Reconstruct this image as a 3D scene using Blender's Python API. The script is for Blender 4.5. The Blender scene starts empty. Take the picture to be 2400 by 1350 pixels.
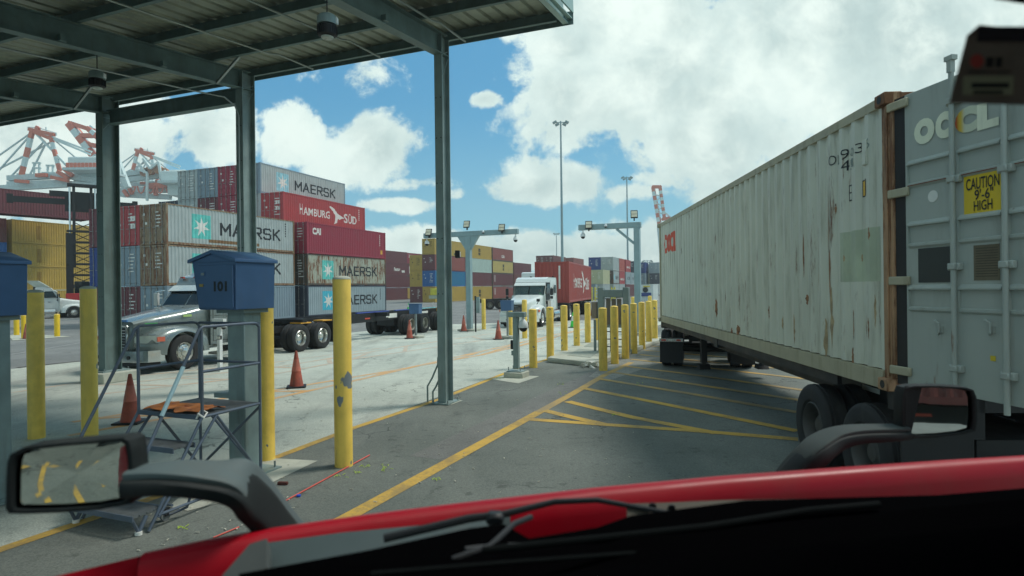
import bpy, bmesh, math, random
from mathutils import Vector as V, Matrix
random.seed(7)
rad=math.radians
sc=bpy.context.scene
COL=sc.collection
# ---------------------------------------------------------------- camera
F=1420.0; CAMZ=2.3; ROLL=rad(0.7)
cam_d=bpy.data.cameras.new('camera'); cam=bpy.data.objects.new('camera',cam_d); COL.objects.link(cam)
CR=V((math.cos(ROLL),0,-math.sin(ROLL))); CU=V((math.sin(ROLL),0,math.cos(ROLL))); CF=V((0,1,0)); CO=V((0,0,CAMZ))
m=Matrix((CR,CU,-CF)).transposed().to_4x4(); m.translation=CO; cam.matrix_world=m
cam_d.sensor_width=36; cam_d.lens=36*F/2400; cam_d.clip_start=0.05; cam_d.clip_end=3000
cam_d.dof.use_dof=True; cam_d.dof.focus_distance=14; cam_d.dof.aperture_fstop=3.0
sc.camera=cam
sc.render.engine='CYCLES'
sc.view_settings.view_transform='Standard'; sc.view_settings.look='None'; sc.view_settings.gamma=1; sc.view_settings.exposure=0.24
sc.view_settings.use_curve_mapping=False
sc.cycles.max_bounces=6; sc.cycles.transparent_max_bounces=8; sc.cycles.caustics_reflective=False; sc.cycles.caustics_refractive=False
def D(px,py): return CF+CR*((px-1200)/F)-CU*((py-675)/F)
def P(px,py,z): return CO+D(px,py)*z
def G(px,py,h=0.0):
    d=D(px,py); return CO+d*((h-CAMZ)/d.z)
def R(px,py,p0,n):
    d=D(px,py); return CO+d*((p0-CO).dot(n)/d.dot(n))
def S(r,g,b):
    f=lambda c:(c/255/12.92 if c<=10 else ((c/255+.055)/1.055)**2.4)
    return (f(r),f(g),f(b),1)
# ---------------------------------------------------------------- world and sun
SUN_EL=56; SUN_AZ=68      # azimuth clockwise from +Y: the sun stands to the right
w=bpy.data.worlds.new('World'); sc.world=w; w.use_nodes=True
nt=w.node_tree; nt.nodes.clear()
def N(nt,t,**k):
    n=nt.nodes.new(t)
    for a,b in k.items():
        if a=='i':
            for q,v in b.items(): n.inputs[q].default_value=v
        else: setattr(n,a,b)
    return n
def mathn(nt,op,a,b=None,c=None,clamp=False):
    n=N(nt,'ShaderNodeMath',operation=op,use_clamp=clamp)
    for i,v in enumerate((a,b,c)):
        if v is None: continue
        if hasattr(v,'is_output'): nt.links.new(v,n.inputs[i])
        else: n.inputs[i].default_value=v
    return n.outputs[0]
def mixc(nt,f,a,b,bt='MIX'):
    n=N(nt,'ShaderNodeMix',data_type='RGBA',blend_type=bt)
    for i,v in ((0,f),(6,a),(7,b)):
        if hasattr(v,'is_output'): nt.links.new(v,n.inputs[i])
        else: n.inputs[i].default_value=v
    return n.outputs[2]
def mapr(nt,v,a,b,c,d,sm=True):
    n=N(nt,'ShaderNodeMapRange',interpolation_type='SMOOTHSTEP' if sm else 'LINEAR')
    nt.links.new(v,n.inputs[0])
    for i,x in zip((1,2,3,4),(a,b,c,d)): n.inputs[i].default_value=x
    return n.outputs[0]
def noise(nt,vec,scale,det=4,rough=.55,dist=0):
    n=N(nt,'ShaderNodeTexNoise',i={'Scale':scale,'Detail':det,'Roughness':rough,'Distortion':dist})
    nt.links.new(vec,n.inputs['Vector']); return n.outputs[0]
sky=N(nt,'ShaderNodeTexSky',sky_type='NISHITA',sun_disc=False,sun_elevation=rad(SUN_EL),sun_rotation=rad(SUN_AZ),air_density=1.2,dust_density=.6,ozone_density=2.0)
tc=N(nt,'ShaderNodeTexCoord'); sx=N(nt,'ShaderNodeSeparateXYZ'); nt.links.new(tc.outputs['Generated'],sx.inputs[0])
yy=mathn(nt,'MAXIMUM',sx.outputs[1],.05)
ax=mathn(nt,'DIVIDE',sx.outputs[0],yy); bx=mathn(nt,'DIVIDE',sx.outputs[2],yy)
cb=N(nt,'ShaderNodeCombineXYZ'); nt.links.new(ax,cb.inputs[0]); nt.links.new(bx,cb.inputs[1])
# big cloud banks and cumulus: place (px,py), size (px), weight
BLOBS=[(2050,60,760,330,1),(1500,30,330,170,1),(1420,230,250,190,.85),(1700,330,260,170,.95),(1330,420,190,75,.8),(1250,150,120,60,.45),
 (1545,420,120,50,.62),(1330,240,140,150,1),(1340,110,130,80,.95),(1290,440,170,46,1),(1480,450,150,40,.7),(1620,180,300,200,1),
 (685,320,85,80,.95),(640,280,60,50,.6),(880,350,125,100,1),(800,400,130,60,.7),(960,430,140,28,.6),(1147,231,52,26,.85),(850,190,100,75,.5),(740,170,95,42,.4),
 (930,480,130,22,.7),(1200,595,420,62,.95),(1000,560,170,35,.8),(1450,610,330,75,.95),(1060,455,60,22,.5),(1560,560,130,80,.8),
 (70,330,330,230,1),(300,350,170,110,.8),(500,305,130,95,.9),(330,450,260,60,.7),(540,420,90,50,.55),(640,440,90,32,.5)]
acc=None
for px,py,rx,ry,wt in BLOBS:
    d=D(px,py)
    s1=N(nt,'ShaderNodeVectorMath',operation='SUBTRACT'); nt.links.new(cb.outputs[0],s1.inputs[0]); s1.inputs[1].default_value=(d.x/d.y,d.z/d.y,0)
    s2=N(nt,'ShaderNodeVectorMath',operation='MULTIPLY'); nt.links.new(s1.outputs[0],s2.inputs[0]); s2.inputs[1].default_value=(F/rx,F/ry,0)
    s3=N(nt,'ShaderNodeVectorMath',operation='LENGTH'); nt.links.new(s2.outputs[0],s3.inputs[0])
    o=mapr(nt,s3.outputs[1],.25,1.45,wt,0,False)
    acc=o if acc is None else mathn(nt,'MAXIMUM',acc,o)
# outside the picture the same broken cloud goes on
gen=tc.outputs['Generated']
mpw=N(nt,'ShaderNodeMapping'); nt.links.new(gen,mpw.inputs[0]); mpw.inputs['Scale'].default_value=(1,1,2.2)
far=mapr(nt,noise(nt,mpw.outputs[0],1.6,3),.38,.6,0,.9)
rr=N(nt,'ShaderNodeVectorMath',operation='LENGTH'); nt.links.new(cb.outputs[0],rr.inputs[0])
outm=mathn(nt,'MAXIMUM',mapr(nt,rr.outputs[1],.95,1.3,0,1),mapr(nt,sx.outputs[1],.35,.15,0,1))
acc=mathn(nt,'ADD',mathn(nt,'MULTIPLY',acc,mathn(nt,'SUBTRACT',1,outm)),mathn(nt,'MULTIPLY',far,outm))
n1=noise(nt,cb.outputs[0],7,9,.62,.25); n2=noise(nt,cb.outputs[0],2.3,5,.5)
n3=noise(nt,cb.outputs[0],26,6,.6)
fld=mathn(nt,'ADD',acc,mathn(nt,'MULTIPLY',mathn(nt,'SUBTRACT',n1,.5),1.9))
fld=mathn(nt,'ADD',fld,mathn(nt,'MULTIPLY',mathn(nt,'SUBTRACT',n3,.5),.55))
cov=mapr(nt,fld,.32,.58,0,1)
thick=mapr(nt,fld,.5,1.15,0,1)
shade=mathn(nt,'MULTIPLY',mapr(nt,mathn(nt,'ADD',mathn(nt,'ADD',mathn(nt,'MULTIPLY',n2,.4),mathn(nt,'MULTIPLY',n1,.4)),mathn(nt,'MULTIPLY',noise(nt,cb.outputs[0],15,5,.6,.4),.2)),.40,.60,0,1),1.0)
cloud=mixc(nt,shade,(3.9,5.15,5.1,1),(8.0,9.1,8.5,1))
cloud=mixc(nt,thick,mixc(nt,.5,cloud,(7.2,8.6,8.2,1)),cloud)
skyc=mixc(nt,1.0,sky.outputs[0],(0.62,1.22,1.12,1),'MULTIPLY')
skyc=mixc(nt,.7,skyc,(0.6,2.6,5.1,1))
hz=mapr(nt,sx.outputs[2],.32,0,0,.5); skyc=mixc(nt,hz,skyc,(3.4,6.4,7.2,1))
tot=mixc(nt,cov,skyc,cloud)
bg=N(nt,'ShaderNodeBackground',i={'Strength':.1}); nt.links.new(tot,bg.inputs[0])
ow=N(nt,'ShaderNodeOutputWorld'); nt.links.new(bg.outputs[0],ow.inputs[0])
sl=bpy.data.lights.new('sun','SUN'); sl.energy=2.1; sl.angle=rad(14); sl.color=(1,.96,.88)
so=bpy.data.objects.new('sun',sl); COL.objects.link(so)
sd=V((math.sin(rad(SUN_AZ))*math.cos(rad(SUN_EL)),math.cos(rad(SUN_AZ))*math.cos(rad(SUN_EL)),math.sin(rad(SUN_EL))))
so.rotation_euler=sd.to_track_quat('Z','Y').to_euler()
# ---------------------------------------------------------------- mesh builder
class B:
    def __init__(s): s.v=[]; s.f=[]
    def add(s,vs,fs):
        o=len(s.v); s.v+= [tuple(v) for v in vs]; s.f+=[tuple(i+o for i in f) for f in fs]; return s
    def box(s,c,d,rz=0,ry=0,rx=0):
        c=V(c); M=Matrix.Rotation(rz,3,'Z')@Matrix.Rotation(ry,3,'Y')@Matrix.Rotation(rx,3,'X')
        vs=[c+M@V((x*d[0]/2,y*d[1]/2,z*d[2]/2)) for x in(-1,1) for y in(-1,1) for z in(-1,1)]
        return s.add(vs,[(0,1,3,2),(4,6,7,5),(0,4,5,1),(2,3,7,6),(0,2,6,4),(1,5,7,3)])
    def bb(s,a,b): return s.box([(x+y)/2 for x,y in zip(a,b)],[abs(y-x) for x,y in zip(a,b)])
    def bar(s,p,q,w,h=None,up=(0,0,1)):
        p=V(p);q=V(q);h=h or w;t=(q-p).normalized();u=V(up)
        if abs(t.dot(u))>.98:u=V((0,1,0)) if abs(t.y)<.9 else V((1,0,0))
        a=t.cross(u).normalized();b=a.cross(t)
        vs=[e+a*i*w/2+b*j*h/2 for e in(p,q) for i,j in((-1,-1),(1,-1),(1,1),(-1,1))]
        return s.add(vs,[(3,2,1,0),(4,5,6,7),(0,1,5,4),(1,2,6,5),(2,3,7,6),(3,0,4,7)])
    def tube(s,pts,r,n=8,cap=True,sq=1.0,up=None):
        pts=[V(p) for p in pts]; k=len(pts); rs=r if isinstance(r,(list,tuple)) else [r]*k
        rings=[];a=None
        for i,p in enumerate(pts):
            t=(pts[min(i+1,k-1)]-pts[max(i-1,0)]).normalized()
            if up is not None: a=t.cross(V(up)).normalized()
            elif a is None: a=t.orthogonal().normalized()
            else: a=(a-t*a.dot(t)).normalized()
            b=t.cross(a); rings.append([p+(a*math.cos(2*math.pi*j/n)+b*math.sin(2*math.pi*j/n)*sq)*rs[i] for j in range(n)])
        return s.loft(rings,cap)
    def cyl(s,p,q,r,r2=None,n=16): return s.tube([p,q],[r,r if r2 is None else r2],n)
    def loft(s,rings,cap=True,closed=False):
        n=len(rings[0]);vs=[v for r in rings for v in r];fs=[]
        K=len(rings)
        for i in range(K if closed else K-1):
            i2=(i+1)%K
            for j in range(n): fs.append((i*n+j,i*n+(j+1)%n,i2*n+(j+1)%n,i2*n+j))
        if cap and not closed: fs+= [tuple(range(n-1,-1,-1)),tuple((K-1)*n+j for j in range(n))]
        return s.add(vs,fs)
    def lathe(s,prof,c=(0,0,0),ax='z',n=24,cap=True):
        c=V(c);rings=[]
        for r,h in prof:
            ring=[]
            for j in range(n):
                a=2*math.pi*j/n;x,y=r*math.cos(a),r*math.sin(a)
                ring.append(c+(V((x,y,h)) if ax=='z' else V((x,h,y)) if ax=='y' else V((h,x,y))))
            rings.append(ring)
        return s.loft(rings,cap)
    def prism(s,poly,f,a,b):
        n=len(poly); return s.add([f(p[0],p[1],a) for p in poly]+[f(p[0],p[1],b) for p in poly],
            [tuple(range(n-1,-1,-1)),tuple(range(n,2*n))]+[(i,(i+1)%n,n+(i+1)%n,n+i) for i in range(n)])
    def poly(s,pts): return s.add(pts,[tuple(range(len(pts)))])
    def mesh(s,name,smooth=40,bevel=0,seg=1,norm=True):
        me=bpy.data.meshes.new(name); me.from_pydata(s.v,[],s.f)
        bm=bmesh.new(); bm.from_mesh(me)
        if norm: bmesh.ops.recalc_face_normals(bm,faces=bm.faces)
        if bevel: bmesh.ops.bevel(bm,geom=[e for e in bm.edges if len(e.link_faces)==2 and e.calc_face_angle(0)>.5],offset=bevel,segments=seg,affect='EDGES',profile=.6,clamp_overlap=True)
        bm.to_mesh(me);bm.free()
        if smooth:
            me.polygons.foreach_set('use_smooth',[True]*len(me.polygons)); me.set_sharp_from_angle(angle=rad(smooth))
        return me
    def build(s,name,mat,parent=None,world=False,smooth=40,bevel=0,seg=1,norm=True):
        if world and parent is not None:
            M=wm(parent).inverted(); s.v=[tuple(M@V(v)) for v in s.v]
        me=s.mesh(name,smooth,bevel,seg,norm); return inst(name,me,mat,parent)
def wm(o):
    M=Matrix.LocRotScale(o.location,o.rotation_euler,o.scale)
    return wm(o.parent)@M if o.parent else M
def inst(name,me,mat,parent=None,loc=None,rz=None):
    o=bpy.data.objects.new(name,me); COL.objects.link(o)
    if not me.materials: me.materials.append(None)
    if mat is not None:
        o.material_slots[0].link='OBJECT'; o.material_slots[0].material=mat
    if parent: o.parent=parent
    if loc is not None:o.location=loc
    if rz is not None:o.rotation_euler=(0,0,rz)
    return o
def thing(name,label,cat,loc=(0,0,0),rz=0,group=None):
    o=bpy.data.objects.new(name,None); COL.objects.link(o); o.location=loc; o.rotation_euler=(0,0,rz)
    o.empty_display_size=.2; return tag(o,label,cat,group)
def tag(o,label=None,cat=None,group=None,kind=None):
    for k,v in(('label',label),('category',cat),('group',group),('kind',kind)):
        if v:o[k]=v
    return o
def dup(root,loc=None,rz=None,label=None,parent=None):
    r=root.copy(); COL.objects.link(r)
    if parent: r.parent=parent
    if loc is not None:r.location=loc
    if rz is not None:r.rotation_euler=(0,0,rz)
    if label:r['label']=label
    for c in root.children: dup(c,parent=r)
    return r
CACHE={}
def cached(key,fn):
    if key not in CACHE: CACHE[key]=fn()
    return CACHE[key]
# ---------------------------------------------------------------- materials
def M(name,col,rough=.6,metal=0,var=.12,scale=2.5,rust=0,dirt=0,bump=0,chips=None,stretch=(1,1,1),coat=0,rot=0,grime=(.10,.085,.06,1)):
    m=bpy.data.materials.new(name); m.use_nodes=True; nt=m.node_tree; bs=nt.nodes['Principled BSDF']
    tc=N(nt,'ShaderNodeTexCoord'); oi=N(nt,'ShaderNodeObjectInfo')
    add=N(nt,'ShaderNodeVectorMath',operation='ADD'); mu=mathn(nt,'MULTIPLY',oi.outputs['Random'],37.0)
    cbn=N(nt,'ShaderNodeCombineXYZ'); nt.links.new(mu,cbn.inputs[0]); nt.links.new(mu,cbn.inputs[1])
    nt.links.new(tc.outputs['Object'],add.inputs[0]); nt.links.new(cbn.outputs[0],add.inputs[1])
    mp=N(nt,'ShaderNodeMapping'); nt.links.new(add.outputs[0],mp.inputs[0]); mp.inputs['Scale'].default_value=stretch; mp.inputs['Rotation'].default_value=(0,0,rot)
    vec=mp.outputs[0]
    n=noise(nt,vec,scale,6,.6)
    c1=tuple(x*(1-var) for x in col[:3])+(1,); c2=tuple(min(1,x*(1+var)) for x in col[:3])+(1,)
    out=mixc(nt,mapr(nt,n,.3,.7,0,1),c1,c2)
    if dirt:
        sm=N(nt,'ShaderNodeMapping'); nt.links.new(add.outputs[0],sm.inputs[0]); sm.inputs['Scale'].default_value=(5,5,.6)
        d=mapr(nt,noise(nt,sm.outputs[0],1.3,6,.65),.48,.75,0,dirt); out=mixc(nt,d,out,grime)
    if rust:
        sm=N(nt,'ShaderNodeMapping'); nt.links.new(add.outputs[0],sm.inputs[0]); sm.inputs['Scale'].default_value=(6,6,.9)
        a=noise(nt,sm.outputs[0],1.1,7,.7); b=noise(nt,add.outputs[0],.9,3)
        s=mathn(nt,'ADD',a,mathn(nt,'MULTIPLY',b,.35)); lo=.94-.34*rust
        rm=mapr(nt,s,lo,lo+.12,0,1)
        rc=mixc(nt,noise(nt,add.outputs[0],14,4),(.07,.028,.014,1),(.30,.13,.05,1)); out=mixc(nt,rm,out,rc)
    if chips:
        ch=mapr(nt,noise(nt,vec,chips[1],3,.5),chips[2],chips[2]+.02,0,1); out=mixc(nt,ch,out,chips[0])
    nt.links.new(out,bs.inputs['Base Color']); bs.inputs['Metallic'].default_value=metal
    r=mapr(nt,n,.3,.7,max(.02,rough-.08),min(1,rough+.1)); nt.links.new(r,bs.inputs['Roughness'])
    if coat: bs.inputs['Coat Weight'].default_value=coat; bs.inputs['Coat Roughness'].default_value=.08
    if bump:
        bn=N(nt,'ShaderNodeBump',i={'Strength':bump,'Distance':.01}); nt.links.new(noise(nt,vec,scale*12,5,.7),bn.inputs['Height']); nt.links.new(bn.outputs[0],bs.inputs['Normal'])
    return m
def flat(name,col,rough=.6,metal=0): return M(name,col,rough,metal,var=.05,scale=4)
STEEL=M('painted_grey_steel',S(138,156,154),.5,.1,var=.14,dirt=.35,bump=.1)
CANOPY=M('canopy_steel',S(104,126,124),.55,.1,var=.2,dirt=.3)
DECK=M('canopy_deck',S(150,156,140),.45,.3,var=.15,dirt=.25)
GALV=M('galvanised',S(150,160,160),.42,.6,var=.18,dirt=.2)
BLACK=M('black_metal',S(34,36,38),.55,.2,var=.2)
RUBBER=M('tyre_rubber',S(40,41,42),.85,0,var=.25,scale=9,bump=.2,dirt=.3,grime=(.09,.085,.075,1))
ALU=M('polished_rim',S(206,206,200),.28,.85,var=.1)
DULLRIM=M('dull_rim',S(150,148,136),.5,.4,var=.2,dirt=.3)
CHROME=M('chrome',S(200,204,205),.12,1,var=.05)
YEL=M('bollard_yellow',S(244,206,94),.5,0,var=.1,scale=5,dirt=.22,chips=(S(120,124,122),5,.685))
YELN=M('bollard_yellow_chipped',S(244,206,94),.5,0,var=.08,scale=4,dirt=.25,chips=(S(122,130,132),3.2,.64),stretch=(1,1,.7))
CONC=M('slab_concrete',S(178,180,166),.85,0,var=.14,scale=1.5,bump=.3,dirt=.2)
KBLUE=M('kiosk_blue',S(72,104,142),.45,.1,var=.07,dirt=.12)
GLASS=M('dark_glass',S(20,32,34),.06,0,var=.05)
WHITE=M('white_paint',S(214,220,216),.35,0,var=.04,dirt=.08,coat=.4)
GREYP=M('grey_truck_paint',S(122,132,130),.3,.35,var=.05,dirt=.1,coat=.6)
LWHITE=flat('letter_white',S(222,222,214)); LBLACK=flat('letter_black',S(34,40,44)); LRED=flat('letter_red',S(206,84,66))
WHITEPL=flat('camera_white',S(225,228,226),.35)
ORANGE=M('cone_orange',S(164,80,62),.7,0,var=.2,scale=8,dirt=.5)
GREENC=M('cone_green',S(70,210,80),.6,0,var=.1)
# ---------------------------------------------------------------- ground
def asphalt(name,a,b,stain,rot):
    m=bpy.data.materials.new(name); m.use_nodes=True; nt=m.node_tree; bs=nt.nodes['Principled BSDF']
    tc=N(nt,'ShaderNodeTexCoord'); v=tc.outputs['Object']
    mp=N(nt,'ShaderNodeMapping'); nt.links.new(v,mp.inputs[0]); mp.inputs['Rotation'].default_value=(0,0,rot); mp.inputs['Scale'].default_value=(1,.12,1)
    out=mixc(nt,mapr(nt,noise(nt,v,.35,5),.35,.65,0,1),a,b)
    out=mixc(nt,mapr(nt,noise(nt,mp.outputs[0],.9,6,.65),.5,.72,0,stain[1]),out,stain[0])
    out=mixc(nt,mapr(nt,noise(nt,v,2.2,6,.7),.54,.7,0,.5),out,tuple(x*.45 for x in a[:3])+(1,))
    out=mixc(nt,mapr(nt,noise(nt,v,55,3,.8),.3,.7,0,1),mixc(nt,1,out,(.72,.72,.72,1),'MULTIPLY'),mixc(nt,1,out,(1.3,1.3,1.3,1),'MULTIPLY'))
    out=mixc(nt,mapr(nt,noise(nt,v,30,2,.9),.73,.76,0,.6),out,(.45,.44,.4,1))
    vo=N(nt,'ShaderNodeTexVoronoi',feature='DISTANCE_TO_EDGE',i={'Scale':.55}); wv=N(nt,'ShaderNodeVectorMath',operation='ADD'); nz=N(nt,'ShaderNodeTexNoise',i={'Scale':1.6,'Detail':6}); nt.links.new(v,nz.inputs['Vector']); nt.links.new(v,wv.inputs[0]); nt.links.new(nz.outputs['Color'],wv.inputs[1]); nt.links.new(wv.outputs[0],vo.inputs['Vector'])
    ck=mathn(nt,'MULTIPLY',mapr(nt,vo.outputs[0],.004,.012,1,0),mapr(nt,noise(nt,v,.28,3),.5,.58,0,.75)); out=mixc(nt,ck,out,tuple(x*.3 for x in a[:3])+(1,))
    out=mixc(nt,mapr(nt,noise(nt,v,4.5,4,.6),.61,.70,0,.55),out,tuple(x*.4 for x in a[:3])+(1,))
    nt.links.new(out,bs.inputs['Base Color']); bs.inputs['Roughness'].default_value=.88
    bn=N(nt,'ShaderNodeBump',i={'Strength':.5,'Distance':.012}); nt.links.new(noise(nt,v,60,4,.8),bn.inputs['Height']); nt.links.new(bn.outputs[0],bs.inputs['Normal'])
    return m
LA=rad(22.0)
ASPH=asphalt('asphalt',(.118,.132,.115,1),(.165,.18,.158,1),((.21,.22,.19,1),.45),LA)
YARD=asphalt('yard_asphalt',(.17,.175,.168,1),(.225,.23,.218,1),((.12,.12,.115,1),.5),LA)
LANE=asphalt('lane_concrete',(.42,.45,.39,1),(.52,.55,.475,1),((.20,.2,.18,1),.6),LA)
def linepaint(name,col,under,wear):
    m=bpy.data.materials.new(name); m.use_nodes=True; nt=m.node_tree; bs=nt.nodes['Principled BSDF']
    tc=N(nt,'ShaderNodeTexCoord'); v=tc.outputs['Object']
    f=mapr(nt,mathn(nt,'ADD',mathn(nt,'MULTIPLY',noise(nt,v,1.2,4),.6),mathn(nt,'MULTIPLY',noise(nt,v,22,5,.8),.4)),.5-wear*.22,.64-wear*.1,0,.35+.5*wear)
    out=mixc(nt,f,col,under); nt.links.new(out,bs.inputs['Base Color']); bs.inputs['Roughness'].default_value=.75
    return m
PLINE=linepaint('yellow_line_paint',(.62,.38,.06,1),(.10,.10,.09,1),.35)
PLINE2=linepaint('worn_yellow_line_paint',(.55,.34,.08,1),(.15,.16,.14,1),.5)
PORG=linepaint('orange_line_paint',(.66,.36,.13,1),(.45,.46,.40,1),.45)
PORGF=linepaint('faded_orange_line_paint',(.58,.38,.24,1),(.45,.46,.40,1),.75)
def sheet(name,pts,mat,z,kind='structure',parent=None):
    b=B(); b.poly([(p[0],p[1],z) for p in pts]); o=b.build(name,mat,parent,smooth=0,norm=False)
    me=o.data
    if me.polygons[0].normal.z<0: me.flip_normals()
    if kind: o['kind']=kind
    return o
sheet('ground',[(-900,-60),(900,-60),(900,1500),(-900,1500)],YARD,0)
u=V((math.sin(LA),math.cos(LA),0)); v=V((-math.cos(LA),math.sin(LA),0))
e1=[G(0,1290),G(640,1075),G(830,1003),G(1200,868),G(1378,812),G(1520,770)]
far1=[G(1600,745),G(1330,752),G(994,762),G(600,803),G(190,847),G(-250,896)]
near1=e1[0]-u*9
sheet('lane_slab',[near1-v*0]+e1+far1+[near1+v*22-u*0],LANE,.004)
e2=[G(1520,770),G(1545,778),G(2600,760)]
sheet('road',[near1]+e1+[G(1640,762),G(2700,752)+V((10,0,0)),V((30,-12,0)),V((-9,-12,0))],ASPH,.008)
def strip(pxs,w,mat,z,name='lane_line',cut=None):
    pts=[G(*p) if len(p)==2 else V(p) for p in pxs]; L=[];Rr=[]
    for i,p in enumerate(pts):
        t=(pts[min(i+1,len(pts)-1)]-pts[max(0,i-1)]).normalized(); n=V((-t.y,t.x,0))*w/2
        L.append(p+n);Rr.append(p-n)
    return sheet(name,L+Rr[::-1],mat,z)
strip([e1[0]-u*6,(0,1291),(400,1155),(640,1076),(830,1004),(1030,937),(1200,869),(1378,812.5),(1540,767)],.14,PLINE,.012)
strip([(640,1310),(850,1195),(1265,966)],.19,PLINE,.0122)
strip([(1265,966),(1340,925),(1415,881),(1480,850)],.18,PLINE2,.0124)
H=[((1240,984),(1640,1012),(1870,1031),PLINE),((1275,963),(1340,979),(1415,996),PLINE),((1330,942),(1480,979),(1680,1017),PLINE),((1368,911),(1560,949),(1870,1012),PLINE),
   ((1405,889),(1600,921),(1870,968),PLINE2),((1432,873),(1600,898),(1880,940),PLINE2),((1455,858),(1600,876),(1900,918),PLINE2),((1480,843),(1620,859),(1960,897),PLINE2),
   ((1500,832),(1640,847),(1990,880),PLINE2),((1512,822),(1700,838),(1990,860),PLINE2),((1525,812),(1700,824),(1990,845),PLINE2)]
for i,h in enumerate(H): strip(h[:3],.2,h[3],.0126+.0004*i)
# orange hatching on the concrete: long borders with short slants between
OB=[((170,990),(640,916),(960,862),(1110,828),(1300,785),(1420,762)),((160,1022),(640,935),(830,893),(980,858),(1130,832),(1300,792))]
OC=[((230,905),(640,862),(960,810),(1180,778),(1330,752)),((230,925),(640,878),(830,842),(1150,795),(1330,760))]
def hatch(A,Bb,mat,k,z,w=.17):
    strip(A,w,mat,z);strip(Bb,w,mat,z+.0005)
    def along(L,t):
        pts=[G(*p) for p in L]; n=len(pts)-1; i=min(int(t*n),n-1); return pts[i].lerp(pts[i+1],t*n-i)
    for j in range(k):
        t=(j+.2)/(k+.6); p=along(A,t);q=along(Bb,min(1,t+1.0/k))
        strip([tuple(p),tuple(q)],w*.9,mat,z+.001+.0003*j)
hatch(*OB,PORG,11,.0072-.0005); hatch(*OC,PORGF,12,.0065)
strip([(0,925),(230,890),(640,850),(900,815)],.12,PORGF,.0058)
strip([(40,862),(190,847),(640,800)],.16,M('rail_steel',S(70,60,55),.7,.4,rust=.5),.0095,'drain_rail')
for q in (((600,762),(1000,735),(1300,722)),((1000,792),(1150,770),(1400,742))):
    strip(q,.05,M('joint_'+str(q[0][0]),(.12,.12,.11,1),.9),.0055,'slab_joint')
strip([V((.62,-4.4,0)),V((.72,-5.2,0)),V((.92,-6.2,0)),V((1.25,-7.3,0)),V((1.8,-8.6,0))],.05,PLINE,.0125); strip([V((.45,-6.1,0)),V((.58,-5.75,0)),V((.72,-5.2,0))],.045,PLINE,.0129)
for x_,y_ in((.62,-6.9),(.98,-7.3),(1.5,-7.6),(1.95,-7.9)): strip([V((x_-.1,y_,0)),V((x_+.1,y_-.05,0))],.16,PLINE,.0133)
# yard lines and bay marks far off
for a,b in (((940,710),(1300,703)),((960,742),(1200,722)),((0,835),(240,795)),((60,765),(300,748)),((1000,752),(900,770))):
    strip([a,b],.1,linepaint('white_line_%d'%a[0],(.5,.5,.47,1),(.2,.2,.19,1),.8),.004,'yard_line')
# tan sealed strip and worn patch by the pad
strip([(1000,1075),(1290,930),(1420,868),(1530,812)],.55,asphalt('worn_seal',(.15,.152,.14,1),(.19,.19,.175,1),((.1,.1,.09,1),.5),LA),.0102,'road_patch')
sheet('pavement',[tuple(G(*p)) for p in ((1380,884),(1430,892),(1700,800),(1640,775),(1500,790))],asphalt('worn_concrete',(.21,.215,.19,1),(.3,.3,.27,1),((.12,.12,.11,1),.7),LA),.0106)
# ---------------------------------------------------------------- containers
W=2.438; PITCH=.2785; CD=.036
def prof(x):     # inward depth of the side corrugation at x
    t=(x-.12)%PITCH
    return 0 if t<.072 else CD*(t-.072)/.068 if t<.14 else CD if t<.21 else CD*(1-(t-.21)/.0685)
def folds(x0,x1):
    out=[];k=int((x0-.12)/PITCH)-1
    while .12+k*PITCH<x1:
        for a in(0,.072,.14,.21): 
            x=.12+k*PITCH+a
            if x0<x<x1: out.append(x)
        k+=1
    return out
def corr(L,z0,z1,y,sgn,x0=.12,x1=None,axis='x'):
    x1=L-.12 if x1 is None else x1; b=B(); xs=[x0]+folds(x0,x1)+[x1]; vs=[];fs=[]
    for i,x in enumerate(xs):
        d=.008+prof(x); 
        if axis=='x': vs+=[(x,y+sgn*d,z0),(x,y+sgn*d,z1)]
        else: vs+=[(y+sgn*d,x,z0),(y+sgn*d,x,z1)]
        if i: fs.append((2*i-2,2*i,2*i+1,2*i-1) if sgn>0 else (2*i-2,2*i-1,2*i+1,2*i))
    b.add(vs,fs); return b
def frame_b(L,H,w=W):
    b=B();e=.004
    for x in(0,L-.13):
        for y in(0,w-.12): b.bb((x,y,.12),(x+.13,y+.12,H-.12))
    for x in(-e,L-.178+e):
        for y in(-e,w-.162+e):
            for z in(0,H-.118+e): b.bb((x,y,z),(x+.178,y+.162,z+.118))
    for y in(.002,w-.062):
        b.bb((.17,y,.03),(L-.17,y+.06,.19)); b.bb((.17,y,H-.1),(L-.17,y+.06,H-.012))
    for x in(.004,L-.064):
        b.bb((x,.15,.02),(x+.06,w-.15,.17)); b.bb((x,.15,H-.13),(x+.06,w-.15,H-.014))
    return b
def door_b(w,H,n=4):
    b=B(); z0,z1=.18,H-.14; b.bb((.035,0.01,z0),(.06,w-.01,z1))
    b.bb((.012,0.012,z0),(.035,.1,z1));b.bb((.012,w-.1,z0),(.035,w-.012,z1))
    h=(z1-z0)/(n+1)
    for i in range(n+1):
        z=z0+i*h; b.bb((.0125,.1,z+h*.12),(.035,w-.1,z+h*.72))
    return b
def rod_b(H):
    b=B(); b.cyl((0,0,.13),(0,0,H-.08),.02,n=6)
    for z in(.2,H*.3,H*.55,H-.25): b.box((.01,0,z),(.05,.09,.05))
    b.box((-.02,0,.12),(.05,.07,.09)); b.box((-.02,0,H-.09),(.05,.07,.09))
    b.bar((-.02,0,H*.42),(-.02,.3,H*.42),.02,.035)
    return b
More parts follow.
